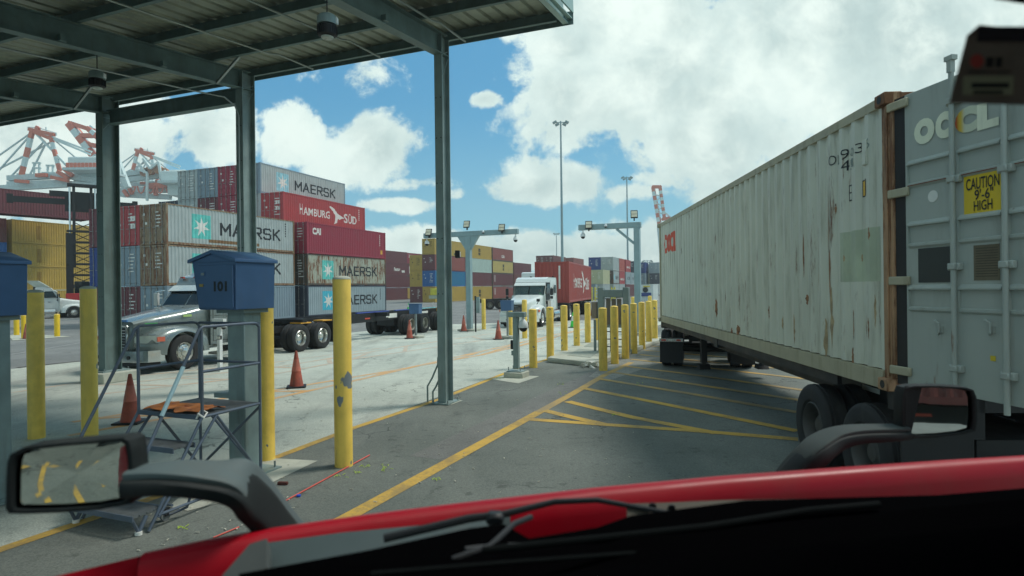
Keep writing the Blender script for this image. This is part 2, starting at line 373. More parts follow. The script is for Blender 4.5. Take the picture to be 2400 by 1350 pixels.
def paint(key):
    spec={'maersk':(S(168,178,176),.25,.4),'maersk_rusty':(S(172,176,158),.85,.55),'maersk_clean':(S(150,166,170),.05,.15),
     'tan':(S(188,188,150),.1,.25),'hamburg':(S(168,62,64),.12,.25),'cai':(S(148,46,64),.08,.2),'maroon':(S(104,50,56),.12,.25),'oxide':(S(142,74,66),.15,.3),
     'msc':(S(180,150,66),.1,.25),'mscpale':(S(190,170,100),.05,.3),'blue':(S(20,92,156),.08,.2),'teal':(S(24,110,150),.05,.15),'navy':(S(36,62,128),.1,.3),'greyblue':(S(128,146,156),.2,.35),
     'pale':(S(176,196,186),.12,.3),'rustdoor':(S(142,124,98),.95,.6),'orange':(S(176,78,66),.2,.3),'brown':(S(112,56,52),.15,.3),'dark':(S(52,58,72),.1,.2),'reefer':(S(214,220,216),.05,.25),
     'truckred':(S(160,70,62),.05,.2),'darkrot':(S(72,66,58),.8,.5)}[key]
    return cached('paint_'+key,lambda:M('container_'+key,spec[0],.5,.0,var=.06,scale=1.2,rust=spec[1],dirt=spec[2],grime=(.14,.10,.06,1) if spec[1]>.2 else (.1,.09,.075,1)))
def container(o,a,L,H,key,label,group=None,doorkey=None,lod=0,front=False,w=W):
    """o: corner on the ground line of the near door end, right hand side; local x runs along a, local y to the left"""
    t=thing('container',label,'shipping container',o,math.pi/2-a,group)
    m=paint(key); dm=paint(doorkey or key); q=(round(L,2),round(H,2),lod)
    inst('frame',cached(('fr',)+q,lambda:frame_b(L,H).mesh('container_frame',0)),m if not doorkey else paint(doorkey),t)
    inst('side_panel',cached(('sp',)+q,lambda:corr(L,.19,H-.1,0,1).mesh('side_panel',0,norm=False)),m,t)
    inst('side_panel',cached(('sp2',)+q,lambda:corr(L,.19,H-.1,W,-1).mesh('side_panel',0,norm=False)),m,t)
    inst('roof_panel',cached(('rf',)+q,lambda:B().bb((.1,.05,H-.05),(L-.1,W-.05,H-.02)).mesh('roof_panel',0)),m,t)
    if front: inst('end_panel',cached(('epf',)+q,lambda:corr(W,.17,H-.13,0,1,.12,W-.12,'y').mesh('end_panel',0,norm=True)),m,t)
    else:
        for y in(.12,W/2+.002):
            d=inst('door',cached(('dr',H),lambda:door_b(W/2-.122,H,3 if lod else 4).mesh('container_door',0)),dm,t,(0,y,0))
            for yy in (.26,.82): inst('lock_rod',cached(('rod',H),lambda:rod_b(H).mesh('lock_rod',30)),dm if key in('msc','mscpale') or lod else cached('rodm',lambda:M('rod_grey',S(150,150,146),.5,.4,dirt=.4,rust=.3)),d,(-.01,yy,0))
    inst('end_panel',cached(('ep',)+q,lambda:B().bb((L-.08,.13,.17),(L-.03,W-.13,H-.13)).mesh('end_panel',0)),m,t)
    t['_H']=H; return t
FONT={}
def text_mesh(s,bold=0.0,res=3):
    k=(s,bold,res)
    cu=bpy.data.curves.new('t','FONT'); cu.body=s; cu.resolution_u=res; cu.offset=bold; cu.extrude=0; cu.fill_mode='FRONT'
    ob=bpy.data.objects.new('t',cu); COL.objects.link(ob); bpy.context.view_layer.update()
    dg=bpy.context.evaluated_depsgraph_get(); me=bpy.data.meshes.new_from_object(ob.evaluated_get(dg))
    bpy.data.objects.remove(ob); bpy.data.curves.remove(cu)
    b=B(); b.v=[tuple(x.co) for x in me.vertices]; b.f=[tuple(p.vertices) for p in me.polygons]; bpy.data.meshes.remove(me); return b
def fit(b,x0,x1,z0,z1):
    xs=[p[0] for p in b.v]; ys=[p[1] for p in b.v]; ax,bx_,ay,by=min(xs),max(xs),min(ys),max(ys)
    b.v=[(x0+(p[0]-ax)/(bx_-ax)*(x1-x0),0,z0+(p[1]-ay)/max(1e-6,by-ay)*(z1-z0)) for p in b.v]; return b
def strokes(paths,wd):
    b=B();k=0
    for p in paths:
        for i in range(len(p)-1):
            a=V((p[i][0],p[i][1],0));c=V((p[i+1][0],p[i+1][1],0));t=(c-a).normalized();n=V((-t.y,t.x,0))*wd/2; e=t*wd*.5
            b.add([a-e+n,c+e+n,c+e-n,a-e-n],[(0,3,2,1)])
    # merge overlaps by rasterising-free union: strips are lifted a hair apart later
    return b
def on_side(b,root,mat,name='lettering',side=0,lift=.003,w=W):
    """b lies in local x/z; cut it at the folds and press it onto the corrugation"""
    me=bpy.data.meshes.new('tmp'); 
    me.from_pydata(b.v,[],b.f); bm=bmesh.new(); bm.from_mesh(me); xs=[p[0] for p in b.v]
    if max(xs)-min(xs)<13:
        for x in folds(min(xs),max(xs)):
            bmesh.ops.bisect_plane(bm,geom=bm.verts[:]+bm.edges[:]+bm.faces[:],plane_co=(x,0,0),plane_no=(1,0,0),dist=1e-5)
    # overlapping strokes: give every connected island its own hair of height
    bm.faces.ensure_lookup_table()
    for vtx in bm.verts: vtx.co.y=(vtx.co.y+ .008+prof(vtx.co.x)-lift) if side==0 else w-(.008+prof(vtx.co.x)-lift)-vtx.co.y
    bmesh.ops.recalc_face_normals(bm,faces=bm.faces)
    for f in bm.faces:
        if (f.normal.y>0)==(side==0): f.normal_flip()
    bm.to_mesh(me);bm.free(); return inst(name,me,mat,root)
LET={'M':[[(0,0),(0,1),(.35,.35),(.7,1),(.7,0)]],'A':[[(0,0),(.33,1),(.66,0)],[(.13,.32),(.53,.32)]],'E':[[(.55,0),(0,0),(0,1),(.55,1)],[(0,.5),(.5,.5)]],
 'R':[[(0,0),(0,1),(.5,1),(.58,.9),(.58,.6),(.5,.5),(0,.5)],[(.3,.5),(.6,0)]],'S':[[(.58,.86),(.5,1),(.1,1),(0,.9),(0,.6),(.1,.5),(.48,.5),(.58,.4),(.58,.1),(.48,0),(.08,0),(0,.14)]],
 'K':[[(0,0),(0,1)],[(.05,.45),(.55,1)],[(.2,.55),(.6,0)]]}
def maersk_word():
    P_=[];x=0
    for ch in 'MAERSK':
        ps=LET[ch]; P_+=[[(x+p[0],p[1]) for p in s] for s in ps]; x+=max(p[0] for s in ps for p in s)+.28
    b=strokes(P_,.17)
    # separate the overlapping strips by 0.2 mm each
    n=0; 
    for f in b.f:
        for i in f: 
            q=b.v[i]; b.v[i]=(q[0],q[1],n)
        n+=1
    return b
def fit2(b,x0,x1,z0,z1):
    xs=[p[0] for p in b.v]; ys=[p[1] for p in b.v]; ax,bx_,ay,by=min(xs),max(xs),min(ys),max(ys)
    b.v=[(x0+(p[0]-ax)/(bx_-ax)*(x1-x0),-(p[2]%7)*.0004,z0+(p[1]-ay)/(by-ay)*(z1-z0)) for p in b.v]; return b
def rect(x0,x1,z0,z1,dy=0): return B().add([(x0,dy,z0),(x1,dy,z0),(x1,dy,z1),(x0,dy,z1)],[(0,1,2,3)])
def star(cx,cz,r,ri=.38,n=7,dy=0):
    b=B(); pts=[(cx,dy,cz)]
    for i in range(2*n):
        a=math.pi/2+math.pi*i/n; q=r if i%2==0 else r*ri; pts.append((cx+q*math.cos(a),dy,cz+q*math.sin(a)))
    return b.add(pts,[(0,1+i,1+(i+1)%(2*n)) for i in range(2*n)])
MBLUE={'a':M('logo_teal',S(96,196,186),.6,0,var=.15,dirt=.4,rust=.2),'b':M('logo_sky',S(150,204,214),.6,0,var=.15,dirt=.3),'c':M('logo_bright',S(72,184,204),.5,0,var=.05)}
def maersk_side(t,kind,H,side=0):
    on_side(rect(2.0,3.6,H*.2,H*.82),t,MBLUE[kind],'logo_square',lift=.002)
    on_side(star(2.8,H*.5,.72),t,LWHITE,'logo_star',lift=.0045)
    on_side(fit2(maersk_word(),4.35,10.6,H*.32,H*.68),t,LBLACK,lift=.004)
def words(t,s,x0,x1,z0,z1,mat,bold=.02,side=0,name='lettering',lift=.004,w=W):
    b=fit(text_mesh(s,bold),x0,x1,z0,z1)
    if side==1: 
        b.v=[(x0+x1-p[0],0,p[2]) for p in b.v]
    return on_side(b,t,mat,name,side=side,lift=lift,w=w)
def small_marks(t,L,H,mat=None,seed=0):
    """rows of painted code marks near the right end of the side and on the doors"""
    r=random.Random(seed); b=B()
    for i in range(6): b.add(rect(L-1.1,L-.98,H*.84-i*.2,H*.84-i*.2+.13,0).v,[(0,1,2,3)])
    on_side(b,t,mat or LWHITE,'code_marks')
def door_marks(t,H,mat=None,seed=0,sq=False):
    r=random.Random(seed); b=B()
    for i in range(r.randint(4,7)):
        b=B() if False else b
        y=W*.56+r.random()*.1; z=H*.78-i*H*.085; l=.25+r.random()*.4
        b.add([(-.002,y,z),(-.002,y+l,z),(-.002,y+l,z+.07),(-.002,y,z+.07)],[(0,1,2,3)])
    b2=[(.3,.72),(.5,.5)]
    for y,z in b2: b.add([(-.002,y,z*H),(-.002,y+.18,z*H),(-.002,y+.18,z*H+.16),(-.002,y,z*H+.16)],[(0,1,2,3)])
    # local +y is to the left of the viewer, so rows sit on the right leaf when mirrored
    b.v=[(x,W-y if False else y,z) for x,y,z in b.v]
    b.v=[(x,W-y,z) for x,y,z in b.v]
    b.build('door_marks',mat or LWHITE,t,smooth=0,norm=False)['kind']='stuff'
def bird(x0,x1,z0,z1):
    pts=[(0,.95),(.08,1),(.3,.9),(.55,.62),(.72,.55),(1,.42),(.82,.38),(.66,.3),(.55,.34),(.5,.1),(.3,0),(.36,.25),(.4,.45),(.25,.7)]
    return fit(B().add([(p[0],p[1],0) for p in pts],[tuple(range(len(pts)))]),x0,x1,z0,z1)
def hamburg_side(t,L,H):
    words(t,'H',2.1,2.5,H*.36,H*.72,LWHITE); words(t,'AMBURG',2.58,6.4,H*.36,H*.62,LWHITE)
    on_side(bird(6.3,8.7,H*.2,H*.82),t,LWHITE,'logo_bird')
    words(t,'S',8.6,9.2,H*.3,H*.64,LWHITE); words(t,'ÜD',9.3,10.7,H*.3,H*.66,LWHITE); small_marks(t,L,H)
def at_corner(px,Z,k=0,ang=None): return V(((px-1200)/F*Z,Z,0))
A=rad(20.7); U=V((math.sin(A),math.cos(A),0)); Vv=V((-math.cos(A),math.sin(A),0)); L40=12.192; L20=6.058; TH=2.72
ORD=['bottom','second','third','fourth','fifth']
def stack(corner,row,tier,key,L=L40,label='',dk=None,lod=0,H=TH,ang=A,group=None,z0=0):
    o=corner+Vv*(row*2.47); o=V((o.x,o.y,z0+tier*(H+.012)))
    return container(o,ang,L,H,key,label,group,dk,lod)
# near stack on the left: front row in two bays
c1=at_corner(392,39.8); g='containers in the near stack'
t=stack(c1,0,2,'maersk',label='rust-edged MAERSK container at the top of the front row nearest the camera, brown rusty doors',dk='rustdoor'); maersk_side(t,'a',TH); door_marks(t,TH,seed=3); small_marks(t,L40,TH,LBLACK)
on_side(rect(3.4,8.2,.32,.55),t,M('rust_band',(.22,.13,.06,1),.9,rust=.6),'rust_patch',lift=.003)
t=stack(c1,0,1,'maersk',label='MAERSK container with teal star square just above the grey truck, under the topmost front one',dk='rustdoor'); maersk_side(t,'a',TH); door_marks(t,TH,seed=4)
t=stack(c1,0,0,'greyblue',label='pale blue-grey container on the ground behind the grey truck hood'); door_marks(t,TH,seed=5)
t=stack(c1,1,2,'hamburg',label='red container doors with four white squares, beside the third canopy column'); door_marks(t,TH,seed=6)
b=B()
for y,z in((.35,.62),(.62,.62),(.35,.42),(.62,.42)): b.add([(-.004,y,z*TH),(-.004,y+.22,z*TH),(-.004,y+.22,z*TH+.32),(-.004,y,z*TH+.32)],[(0,1,2,3)])
b.build('white_square',LWHITE,t,smooth=0,norm=False)
t=stack(c1,1,1,'greyblue',label='blue-grey container doors under the red one, beside the third canopy column'); door_marks(t,TH,seed=7)
t=stack(c1,1,0,'maroon',label='maroon container doors on the ground near the grey truck nose'); door_marks(t,TH,seed=8)
for k,(key,n) in enumerate((('brown','brown'),('navy','navy'),('maroon','dark red'))):
    stack(c1,2,k,key,label='%s container mostly hidden behind the third canopy column, %s tier'%(n,ORD[k]))
c2=at_corner(721,51.6)
t=stack(c2,0,0,'maersk_clean',label='clean MAERSK container with bright blue star square on the ground behind the yellow bollard',dk='dark'); maersk_side(t,'c',TH); small_marks(t,L40,TH,LBLACK)
t=stack(c2,0,1,'maersk_rusty',label='heavily rusted cream-green MAERSK container, second tier behind the tall yellow bollard',dk='darkrot'); maersk_side(t,'a',TH); door_marks(t,TH,seed=9)
t=stack(c2,0,2,'cai',label='crimson container with white CAI mark, third tier above the rusted one'); words(t,'CAI',.75,1.85,TH*.62,TH*.84,LWHITE,bold=.05); door_marks(t,TH,seed=10); small_marks(t,L40,TH)
b=rect(L40-.95,L40-.6,.45,.85); on_side(b,t,M('yellow_placard',S(220,170,70),.6),'placard')
for k in(0,1,2): stack(c2,1,k,('maroon','greyblue','brown')[k],label='container hidden behind the front row of the near stack, %s tier'%ORD[k],group='containers hidden in the second row of the near stack')
t=stack(c2,1,3,'hamburg',label='red HAMBURG SÜD container with white bird, fourth tier of the near stack'); hamburg_side(t,L40,TH); door_marks(t,TH,seed=11)
b=B()
for y,z in((.35,.62),(.62,.62),(.35,.42),(.62,.42)): b.add([(-.004,y,z*TH),(-.004,y+.22,z*TH),(-.004,y+.22,z*TH+.3),(-.004,y,z*TH+.3)],[(0,1,2,3)])
b.build('white_square',LWHITE,t,smooth=0,norm=False)
for k,key in((3,'maersk'),(2,'oxide')): stack(c2,2,k,key,label='container under the topmost MAERSK one, %s tier, behind the second canopy column'%ORD[k])
t=stack(c2,2,4,'maersk',label='topmost MAERSK container of the near stack with pale star square against the sky',dk='greyblue'); maersk_side(t,'b',TH); door_marks(t,TH,LBLACK,seed=12)
for r,key,n in((3,'cai','red container doors at the top tier just left of the second canopy column'),(4,'greyblue','blue-grey container doors on the top tier between a red and a paler grey one'),(5,'maersk','pale grey container doors at the left end of the top tier of the near stack')):
    t=stack(c2,r,4,key,label=n); door_marks(t,TH,seed=20+r)
for r,key,n in((3,'cai','crimson container doors on the fourth tier beside the second canopy column'),(4,'maroon','dark red container doors on the fourth tier under the blue-grey ones'),(5,'maersk','pale container doors on the fourth tier at the left part of the near stack'),(6,'dark','dark blue container at the left end of the fourth tier of the near stack')):
    t=stack(c2,r,3,key,label=n); door_marks(t,TH,seed=30+r)
# middle stack: bays along one line, four tiers
cm=at_corner(1020,103.0); LOD=1
def nm(c,tier,where): return '%s, %s tier of %s'%(c,ORD[tier],where)
def mscmark(t,x=5.6,col=None,H=TH):
    words(t,'m',x-.5,x+.5,H*.5,H*.76,col or LBLACK,bold=.07,name='logo'); words(t,'sc',x-.5,x+.5,H*.24,H*.46,col or LBLACK,bold=.07,name='logo')
gm='containers in the middle stack'
wh='the stack behind the lone canopy column'
for k,(key,c) in enumerate((('msc','yellow container'),('teal','bright blue container'),('oxide','brown container with slanted white marks'),('msc','yellow container'))):
    t=stack(cm,0,k,key,label=nm(c,k,wh),lod=1,dk='blue' if key=='teal' else 'maroon' if key=='oxide' else None); door_marks(t,TH,seed=40+k,mat=LBLACK if key=='msc' else None)
    if k==2:
        for z in(.25,.47,.7): on_side(B().add([(1.6,0,z*TH),(2.2,0,z*TH),(2.5,0,z*TH+.42),(1.9,0,z*TH+.42)],[(0,1,2,3)]),t,LWHITE,'slanted_mark')
for k,(key,c) in enumerate((('maroon','dark maroon container doors'),('msc','yellow container doors'),('msc','yellow container doors'))):
    t=stack(cm,1,k,key,label=nm(c,k,'the left edge of the middle stack'),lod=1); door_marks(t,TH,seed=50+k,mat=LBLACK if key=='msc' else None)
cm2=cm+U*12.9
for k,(key,c) in enumerate((('msc','yellow logo container'),('maroon','plain dark red container'),('pale','pale grey-green container'),('msc','yellow logo container'))):
    t=stack(cm2,0,k,key,label=nm(c,k,'the stack just right of the T gantry post'),lod=1)
    if key=='msc': mscmark(t,6.0)
cm3=cm2+U*12.75
for k,(key,c) in enumerate((('oxide','red-brown container with upright lettering'),('maroon','dark red container'),('mscpale','pale yellow container with faint logo'),('oxide','red-brown container with white logo'))):
    t=stack(cm3,0,k,key,label=nm(c,k,'the stack left of the white truck'),lod=1,dk='darkrot')
    if key=='mscpale': mscmark(t,6.2)
    elif k==3: words(t,'CAI',5.2,6.8,TH*.25,TH*.48,LWHITE,bold=.05)
    else: on_side(rect(1.0,1.4,TH*.35,TH*.85),t,LWHITE,'code_marks')
cm4=cm3+U*12.75
for k in range(3): stack(cm4,0,k,'maroon' if k!=1 else 'brown',label=nm('dark red container',k,'the stack behind the white truck roof fairing'),lod=1)
# dark red block left of the middle stack
cl=V((-28.0,126.0,0))
for k in range(4):
    t=stack(cl,0,k,'maroon',label=nm('dark red container'+(' lettered Factor' if k==2 else ''),k,'the plain block left of the yellow doors'),lod=1,H=TH-.06)
    if k==2: words(t,'Factor',6.6,9.2,1.0,1.8,LWHITE,bold=.05); on_side(rect(9.8,11.1,.7,1.2),t,LWHITE,'logo')
cl2=cl+U*12.9+Vv*.5
for k,(key,c) in enumerate((('msc','yellow container'),('maroon','dark red container'),('maroon','dark red container'),('cai','bright red container lettered ZIM'))):
    t=stack(cl2,0,k,key,label=nm(c,k,'the narrow gap left of the yellow doors'),lod=1,dk='darkrot',H=TH-.06)
    if k==3: words(t,'ZIM',.8,2.4,1.6,2.2,LWHITE,bold=.04)
    if k==2: on_side(rect(1.0,1.4,.6,2.2),t,LWHITE,'code_marks')
# stacks behind the red container on the white truck
cb1=at_corner(1298,162)
for r in(0,1):
    for k in(2,3): t=stack(cb1,r,k,'brown',label=nm('brown container',k,'the far stack above the red truck load, %s pair'%('right' if r==0 else 'left')),lod=1); door_marks(t,TH,seed=60+r+k)
cb2=at_corner(1345,176)
for k in(2,3): stack(cb2,0,k,'oxide',label=nm('brown-red container',k,'the far stack right of the brown pair'),lod=1)
# right group in 20 foot bays
HR=2.66
cr=at_corner(1438,118)
def rs(c,r,k,key,label,L=L20,z0=.15,dk=None): 
    t=stack(c,r,k,key,L=L,label=label,lod=1,H=HR,z0=z0,dk=dk); door_marks(t,HR,seed=70+r+k); return t
rs(cr,0,2,'maersk','grey container at the top front corner of the right hand stacks'); rs(cr,1,2,'navy','navy blue container doors at the top left corner of the right hand stacks')
t=rs(cr,0,1,'maersk','grey MAERSK container, second tier, between cream and red ones',dk='darkrot'); on_side(fit2(maersk_word(),2.2,5.4,HR*.35,HR*.62),t,LBLACK); on_side(rect(.7,1.6,HR*.3,HR*.7),t,MBLUE['b'],'logo_square')
rs(cr,0,0,'maersk','grey container on the ground behind the portal frame'); rs(cr,1,1,'maroon','dark red container behind the cream one'); rs(cr,1,0,'brown','brown container at the foot of the right hand stacks')
cf=at_corner(1414,111.5)
rs(cf,0,1,'tan','cream container with ribbed doors, second tier of the right hand stacks'); rs(cf,0,0,'maersk','grey container under the cream one')
cf0=at_corner(1396,110)
t=rs(cf0,0,0,'maersk','pale grey MAERSK container on the ground behind yellow poles',dk='greyblue'); on_side(fit2(maersk_word(),2.0,4.6,HR*.35,HR*.6),t,LBLACK)
c=cr+U*6.4
rs(c,0,2,'orange','brick red container, top tier right of the grey corner one'); t=rs(c,0,1,'hamburg','red container with white lettering, second tier of the right hand stacks'); words(t,'HAMBURG SÜD',.8,5.2,HR*.3,HR*.5,LWHITE)
rs(c,0,0,'maersk','light grey container on the ground right of the portal')
c=cr+U*13.3-Vv*.1
t=rs(c,0,2,'hamburg','red container with white lettering on the top tier'); words(t,'HAMBURG SÜD',.8,5.2,HR*.3,HR*.5,LWHITE)
t=rs(c,0,1,'maersk_clean','MAERSK container right of the second tier red one'); on_side(fit2(maersk_word(),1.8,5.0,HR*.35,HR*.62),t,LBLACK)
rs(c,0,0,'maroon','dark red container with upright white mark, bottom tier',L=L40)
c=cr+U*19.8-Vv*.1
t=rs(c,0,1,'maersk_clean','MAERSK container behind the right gantry post'); on_side(fit2(maersk_word(),1.8,5.0,HR*.35,HR*.62),t,LBLACK)
c=at_corner(1489,143); t=rs(c,0,2,'dark','black container doors beside the right gantry post',z0=.3)
for k,(key,n) in enumerate((('greyblue','grey'),('greyblue','grey-green'),('navy','royal blue'))):
    rs(at_corner(1512,148),0,k,key,'%s container right of the right gantry post, %s tier'%(n,ORD[k]),z0=.2)
for k,(key,n) in enumerate((('tan','cream'),('tan','yellowish'),('maersk','cream grey'))): rs(at_corner(1524,162),0,k,key,'%s container far behind the bollards, %s tier'%(n,ORD[k]),L=L40,z0=.2)
for k,(key,n) in enumerate((('reefer','white'),('dark','dark blue'),('maersk_clean','white-grey'))): rs(at_corner(1531,150),-.6,k,key,'%s container beside the long trailer, %s tier'%(n,ORD[k]),z0=.2)
for k,(key,n) in enumerate((('reefer','white'),('orange','orange red'),('maersk_clean','grey'))): rs(at_corner(1541,156),-.9,k,key,'%s container at the edge of the long trailer, %s tier'%(n,ORD[k]),z0=.2,L=L40)
# reefer with its cooling unit
t=container(at_corner(1531,95),A,L20,2.6,'reefer','white refrigerated container with dark fan and blue motor unit at its end',lod=1,front=True)
B().lathe([(.02,0),(.42,0),(.42,.05),(.02,.05)],(-.06,W*.5,1.75),'x',16).build('fan',BLACK,t)
B().bb((-.12,.35,.75),(.0,W-.6,1.3)).build('motor_unit',paint('navy'),t); B().bb((-.05,.5,2.2),(0,W-.9,2.4)).build('label_plate',M('plate_yellow',S(220,200,60)),t)
# ---- left yard: yellow block
cy=at_corner(30,69.5)
for k in range(4):
    t=stack(cy,0,k,'msc',label=nm('yellow container with black logo',k,'the block behind the lift truck'),ang=A); mscmark(t,9.9)
    on_side(rect(2.6,3.1,TH*.2,TH*.8),t,M('faded_mark%d'%k,S(150,120,50),.7),'faded_marks')
ce=cy-U*12.75
for k,(key,c) in enumerate((('blue','blue container with small white marks'),('blue','blue container with small white marks'),('blue','bright blue container'),('brown','brown-red container with white marks'))):
    t=stack(ce,0,k,key,label=nm(c,k,'the left block at the picture edge')); small_marks(t,L40,TH)
# ---- lift truck carrying the dark red box
def lift_truck():
    base=at_corner(196,64.0); t=thing('container_lift_truck','tall black-masted lift truck holding a dark red container against the yellow block','lift truck',base,rad(36))
    # local: x to the right along the box, y towards the box
    m=B()
    for x in(-1.15,1.15): m.bb((x-.32,-.25,.9),(x+.32,.25,8.6)); 
    m.build('outer_mast',BLACK,t)
    m=B()
    for x in(-.75,.75): m.bb((x-.13,-.12,5),(x+.13,.12,13.5))
    m.bb((-1.3,-.25,13.5),(1.3,.25,13.8)); m.build('inner_mast',BLACK,t)
    m=B()
    for x in(-1.1,1.1): m.cyl((x,-.1,5.5),(x,-.1,13.4),.09)
    m.build('lift_cylinder',CHROME,t)
    for k in range(7):
        z=1.8+k*1.15
        m=B(); m.bb((-1.4,-.28,z),(1.4,.2,z+.22)); m.bar((-.85,0,z+.2),(.85,0,z+1.1),.08); m.bar((.85,0,z+.2),(-.85,0,z+1.1),.08); m.build('mast_cross_brace',BLACK,t)
    m=B(); m.bb((-6.1,.35,11.6),(4.5,.6,12.2)); m.bb((-1.5,.2,10.9),(1.5,.5,12.5)); m.bb((-6.2,.3,11.5),(-5.7,.8,12.4)); m.bb((4.5,.3,11.5),(5.0,.8,12.4)); m.bb((-2.8,.28,12.4),(2.2,.42,13.0)); m.build('spreader',BLACK,t)
    rd=M('machine_red',S(170,40,44),.4,dirt=.2)
    m=B(); m.bb((-1.6,-5.5,.9),(1.6,-.6,1.7)); m.bb((-1.5,-5.9,.8),(1.5,-4.2,2.3)); m.build('chassis',rd,t,bevel=.05)
    m=B(); m.bb((-.8,-3.6,1.7),(.8,-2.0,3.5)); m.build('cab',GLASS,t,bevel=.05)
    for x in(-1.7,1.7):
        for y,r in((-.9,.8),(-4.6,.65)):
            B().lathe([(r*.5,-.3),(r*.95,-.3),(r,-.2),(r,.2),(r*.95,.3),(r*.5,.3)],(x,y,r),'x',20).build('wheel',RUBBER,t)
    return t
lift_truck()
t=container(at_corner(-95,62.6)+V((0,0,11.05)),rad(32),L40,2.75,'maroon','dark red container held up by the lift truck above the yellow block'); small_marks(t,L40,2.75)
# ---------------------------------------------------------------- canopy
CA=rad(21.7); cu=V((math.sin(CA),math.cos(CA),0)); cv=V((-math.cos(CA),math.sin(CA),0)); K=.107
C1=G(1045,945); C1=V((C1.x,C1.y,0)); CC=[C1,C1+cv*5.155,C1+cv*9.85]
def ibeam(b,p,q,d,w,tf=.018,tw=.012,up=(0,0,1)):
    p=V(p);q=V(q);t=(q-p).normalized();upv=V(up);a=t.cross(upv).normalized();n=a.cross(t)
    b.bar(p+n*(d/2-tf/2),q+n*(d/2-tf/2),w,tf,up); b.bar(p-n*(d/2-tf/2),q-n*(d/2-tf/2),w,tf,up); b.bar(p,q,tw,d-2*tf-.002,up)
can=thing('canopy','grey steel canopy with ribbed roof deck over the gate lanes','canopy',C1)
EH=7.42; S1=16.0
def slope(p,s,z): q=p-cu*s; return V((q.x,q.y,z-s*K))
names=['column under the right end of the canopy','column','column']
for i,c in enumerate(CC):
    f=(1,1.18,1.42)[i]; D_=.32*f; w_=.175*f
    p=thing('column','x','column',c,math.pi/2-CA)
    p['label']=('steel canopy column standing alone nearest the yellow edge line, with hose loops at its foot','steel canopy column directly behind blue kiosk 101 with a conduit on it','broad dark steel canopy column on a concrete block left of the grey truck')[i]; p['group']='columns carrying the canopy'
    b=B(); ibeam(b,(0,0,.04),(0,0,7.35),D_,w_,.022,.014,up=(1,0,0)); b.build('shaft',STEEL if i<2 else M('column_dark',S(104,122,118),.5,.1,var=.15,dirt=.4),p,smooth=0)
    B().bb((-D_*.8,-w_*1.05,.012 if i<2 else .26),(D_*.8,w_*1.05,.04 if i<2 else .29)).build('base_plate',STEEL,p)
    for x in(-.7,.7):
        for y in(-.9,.9): B().cyl((x*D_,y*w_,.03 if i<2 else .28),(x*D_,y*w_,.1 if i<2 else .35),.014,n=6).build('anchor_bolt',GALV,p)
    if i==2: B().bb((-.5,-.45,0),(.5,.45,.26)).build('footing',CONC,p,bevel=.02)
    b=B()
    for z in (2.2,3.3,4.4,5.3,6.1): 
        for y in (-.05,.05): b.cyl((-D_/2-.008,y*1.0,z),(-D_/2+.0,y*1.0,z),.012,n=6)
    b.build('bolt_pair',BLACK,p)
    b=B(); b.bb((-D_/2+.03,-.01,6.85),(D_/2-.03,.01,6.87)); b.bar((-D_/2+.03,-w_*.4,6.5),(D_/2-.03,-w_*.4,6.95),.012); b.bar((-D_/2+.03,-w_*.4,6.95),(D_/2-.03,-w_*.4,7.1),.012); b.build('brace',STEEL,p)
# conduit on the second column
c=CC[1]; b=B(); o=c-cu*.26-cv*.06
b.tube([o+V((0,0,z)) for z in(.3,3,6.3)]+[o-cu*.1+V((0,0,6.5)),o-cu*.4+V((0,0,6.62)),o-cu*1.2+V((0,0,6.52)),o-cu*8+V((0,0,5.8))],.018,6)
b.build('conduit',GALV,can,world=True)
# girders, purlins, deck
for i,t in enumerate((0,5.155,9.85,15.0,20.0)):
    p=C1+cv*t; f=(1,1,1.05,1.1,1.1)[i]; b=B(); ibeam(b,slope(p,-.1,7.19),slope(p,S1,7.19),.42*f,.2,.018,.012); b.build('girder',CANOPY,can,world=True,smooth=0)
    for s in(2.2,4.1,6.0,8.5):
        b=B(); q=slope(p,s,7.05); b.box(q-cv*.12,(.1,.1,.1),rz=-CA); b.build('girder_lug',CANOPY,can,world=True)
    if i in(1,2):
        b=B(); b.bar(slope(p,.9,6.95)-cv*.1,slope(p,.9,7.42)-cv*.75,.05,.05); b.build('fly_brace',GALV,can,world=True)
TE0,TE1=-2.33,24.0
for j in range(12):
    s=-.5+j*1.42; p=C1; b=B()
    a=slope(p+cv*(TE0+.06),s,EH+.1); e=slope(p+cv*TE1,s,EH+.1)
    b.bar(a,e,.012,.2); b.bar(a+V((0,0,-.095))-cu*.035,e+V((0,0,-.095))-cu*.035,.07,.012); b.bar(a+V((0,0,.092))+cu*.035,e+V((0,0,.092))+cu*.035,.07,.012)
    b.build('purlin',CANOPY,can,world=True,smooth=0)
    if j<6:
        b=B()
        for k in range(40):
            q=slope(p+cv*(TE0+.3+k*.4),s+.075,EH+.195); b.cyl(q,q-V((0,0,.03)),.014,n=5)
        b.build('deck_screws',GALV,can,world=True)['kind']='stuff'
def deckpanel(t0,t1):
    b=B(); pr=[]; k=0; t=t0
    while t<t1-1e-6:
        for dt,h in((0,0),(.10,0),(.13,.045),(.17,.045),(.20,0),(.30,0)):
            if t+dt<=t1+1e-6: pr.append((t+dt,h))
        t+=.30
    seen=[];[seen.append(x) for x in pr if not seen or x[0]>seen[-1][0]+1e-4]
    vs=[];fs=[]
    for i,(t,h) in enumerate(seen):
        p=C1+cv*t; a=slope(p,-.72,EH+.215); e=slope(p,S1,EH+.215); vs+=[a+V((0,0,h)),e+V((0,0,h)),a+V((0,0,h+.02)),e+V((0,0,h+.02))]
        if i: o=4*i-4; fs+=[(o,o+4,o+5,o+1),(o+2,o+3,o+7,o+6),(o,o+2,o+6,o+4)]
    return b.add(vs,fs)
t=TE0
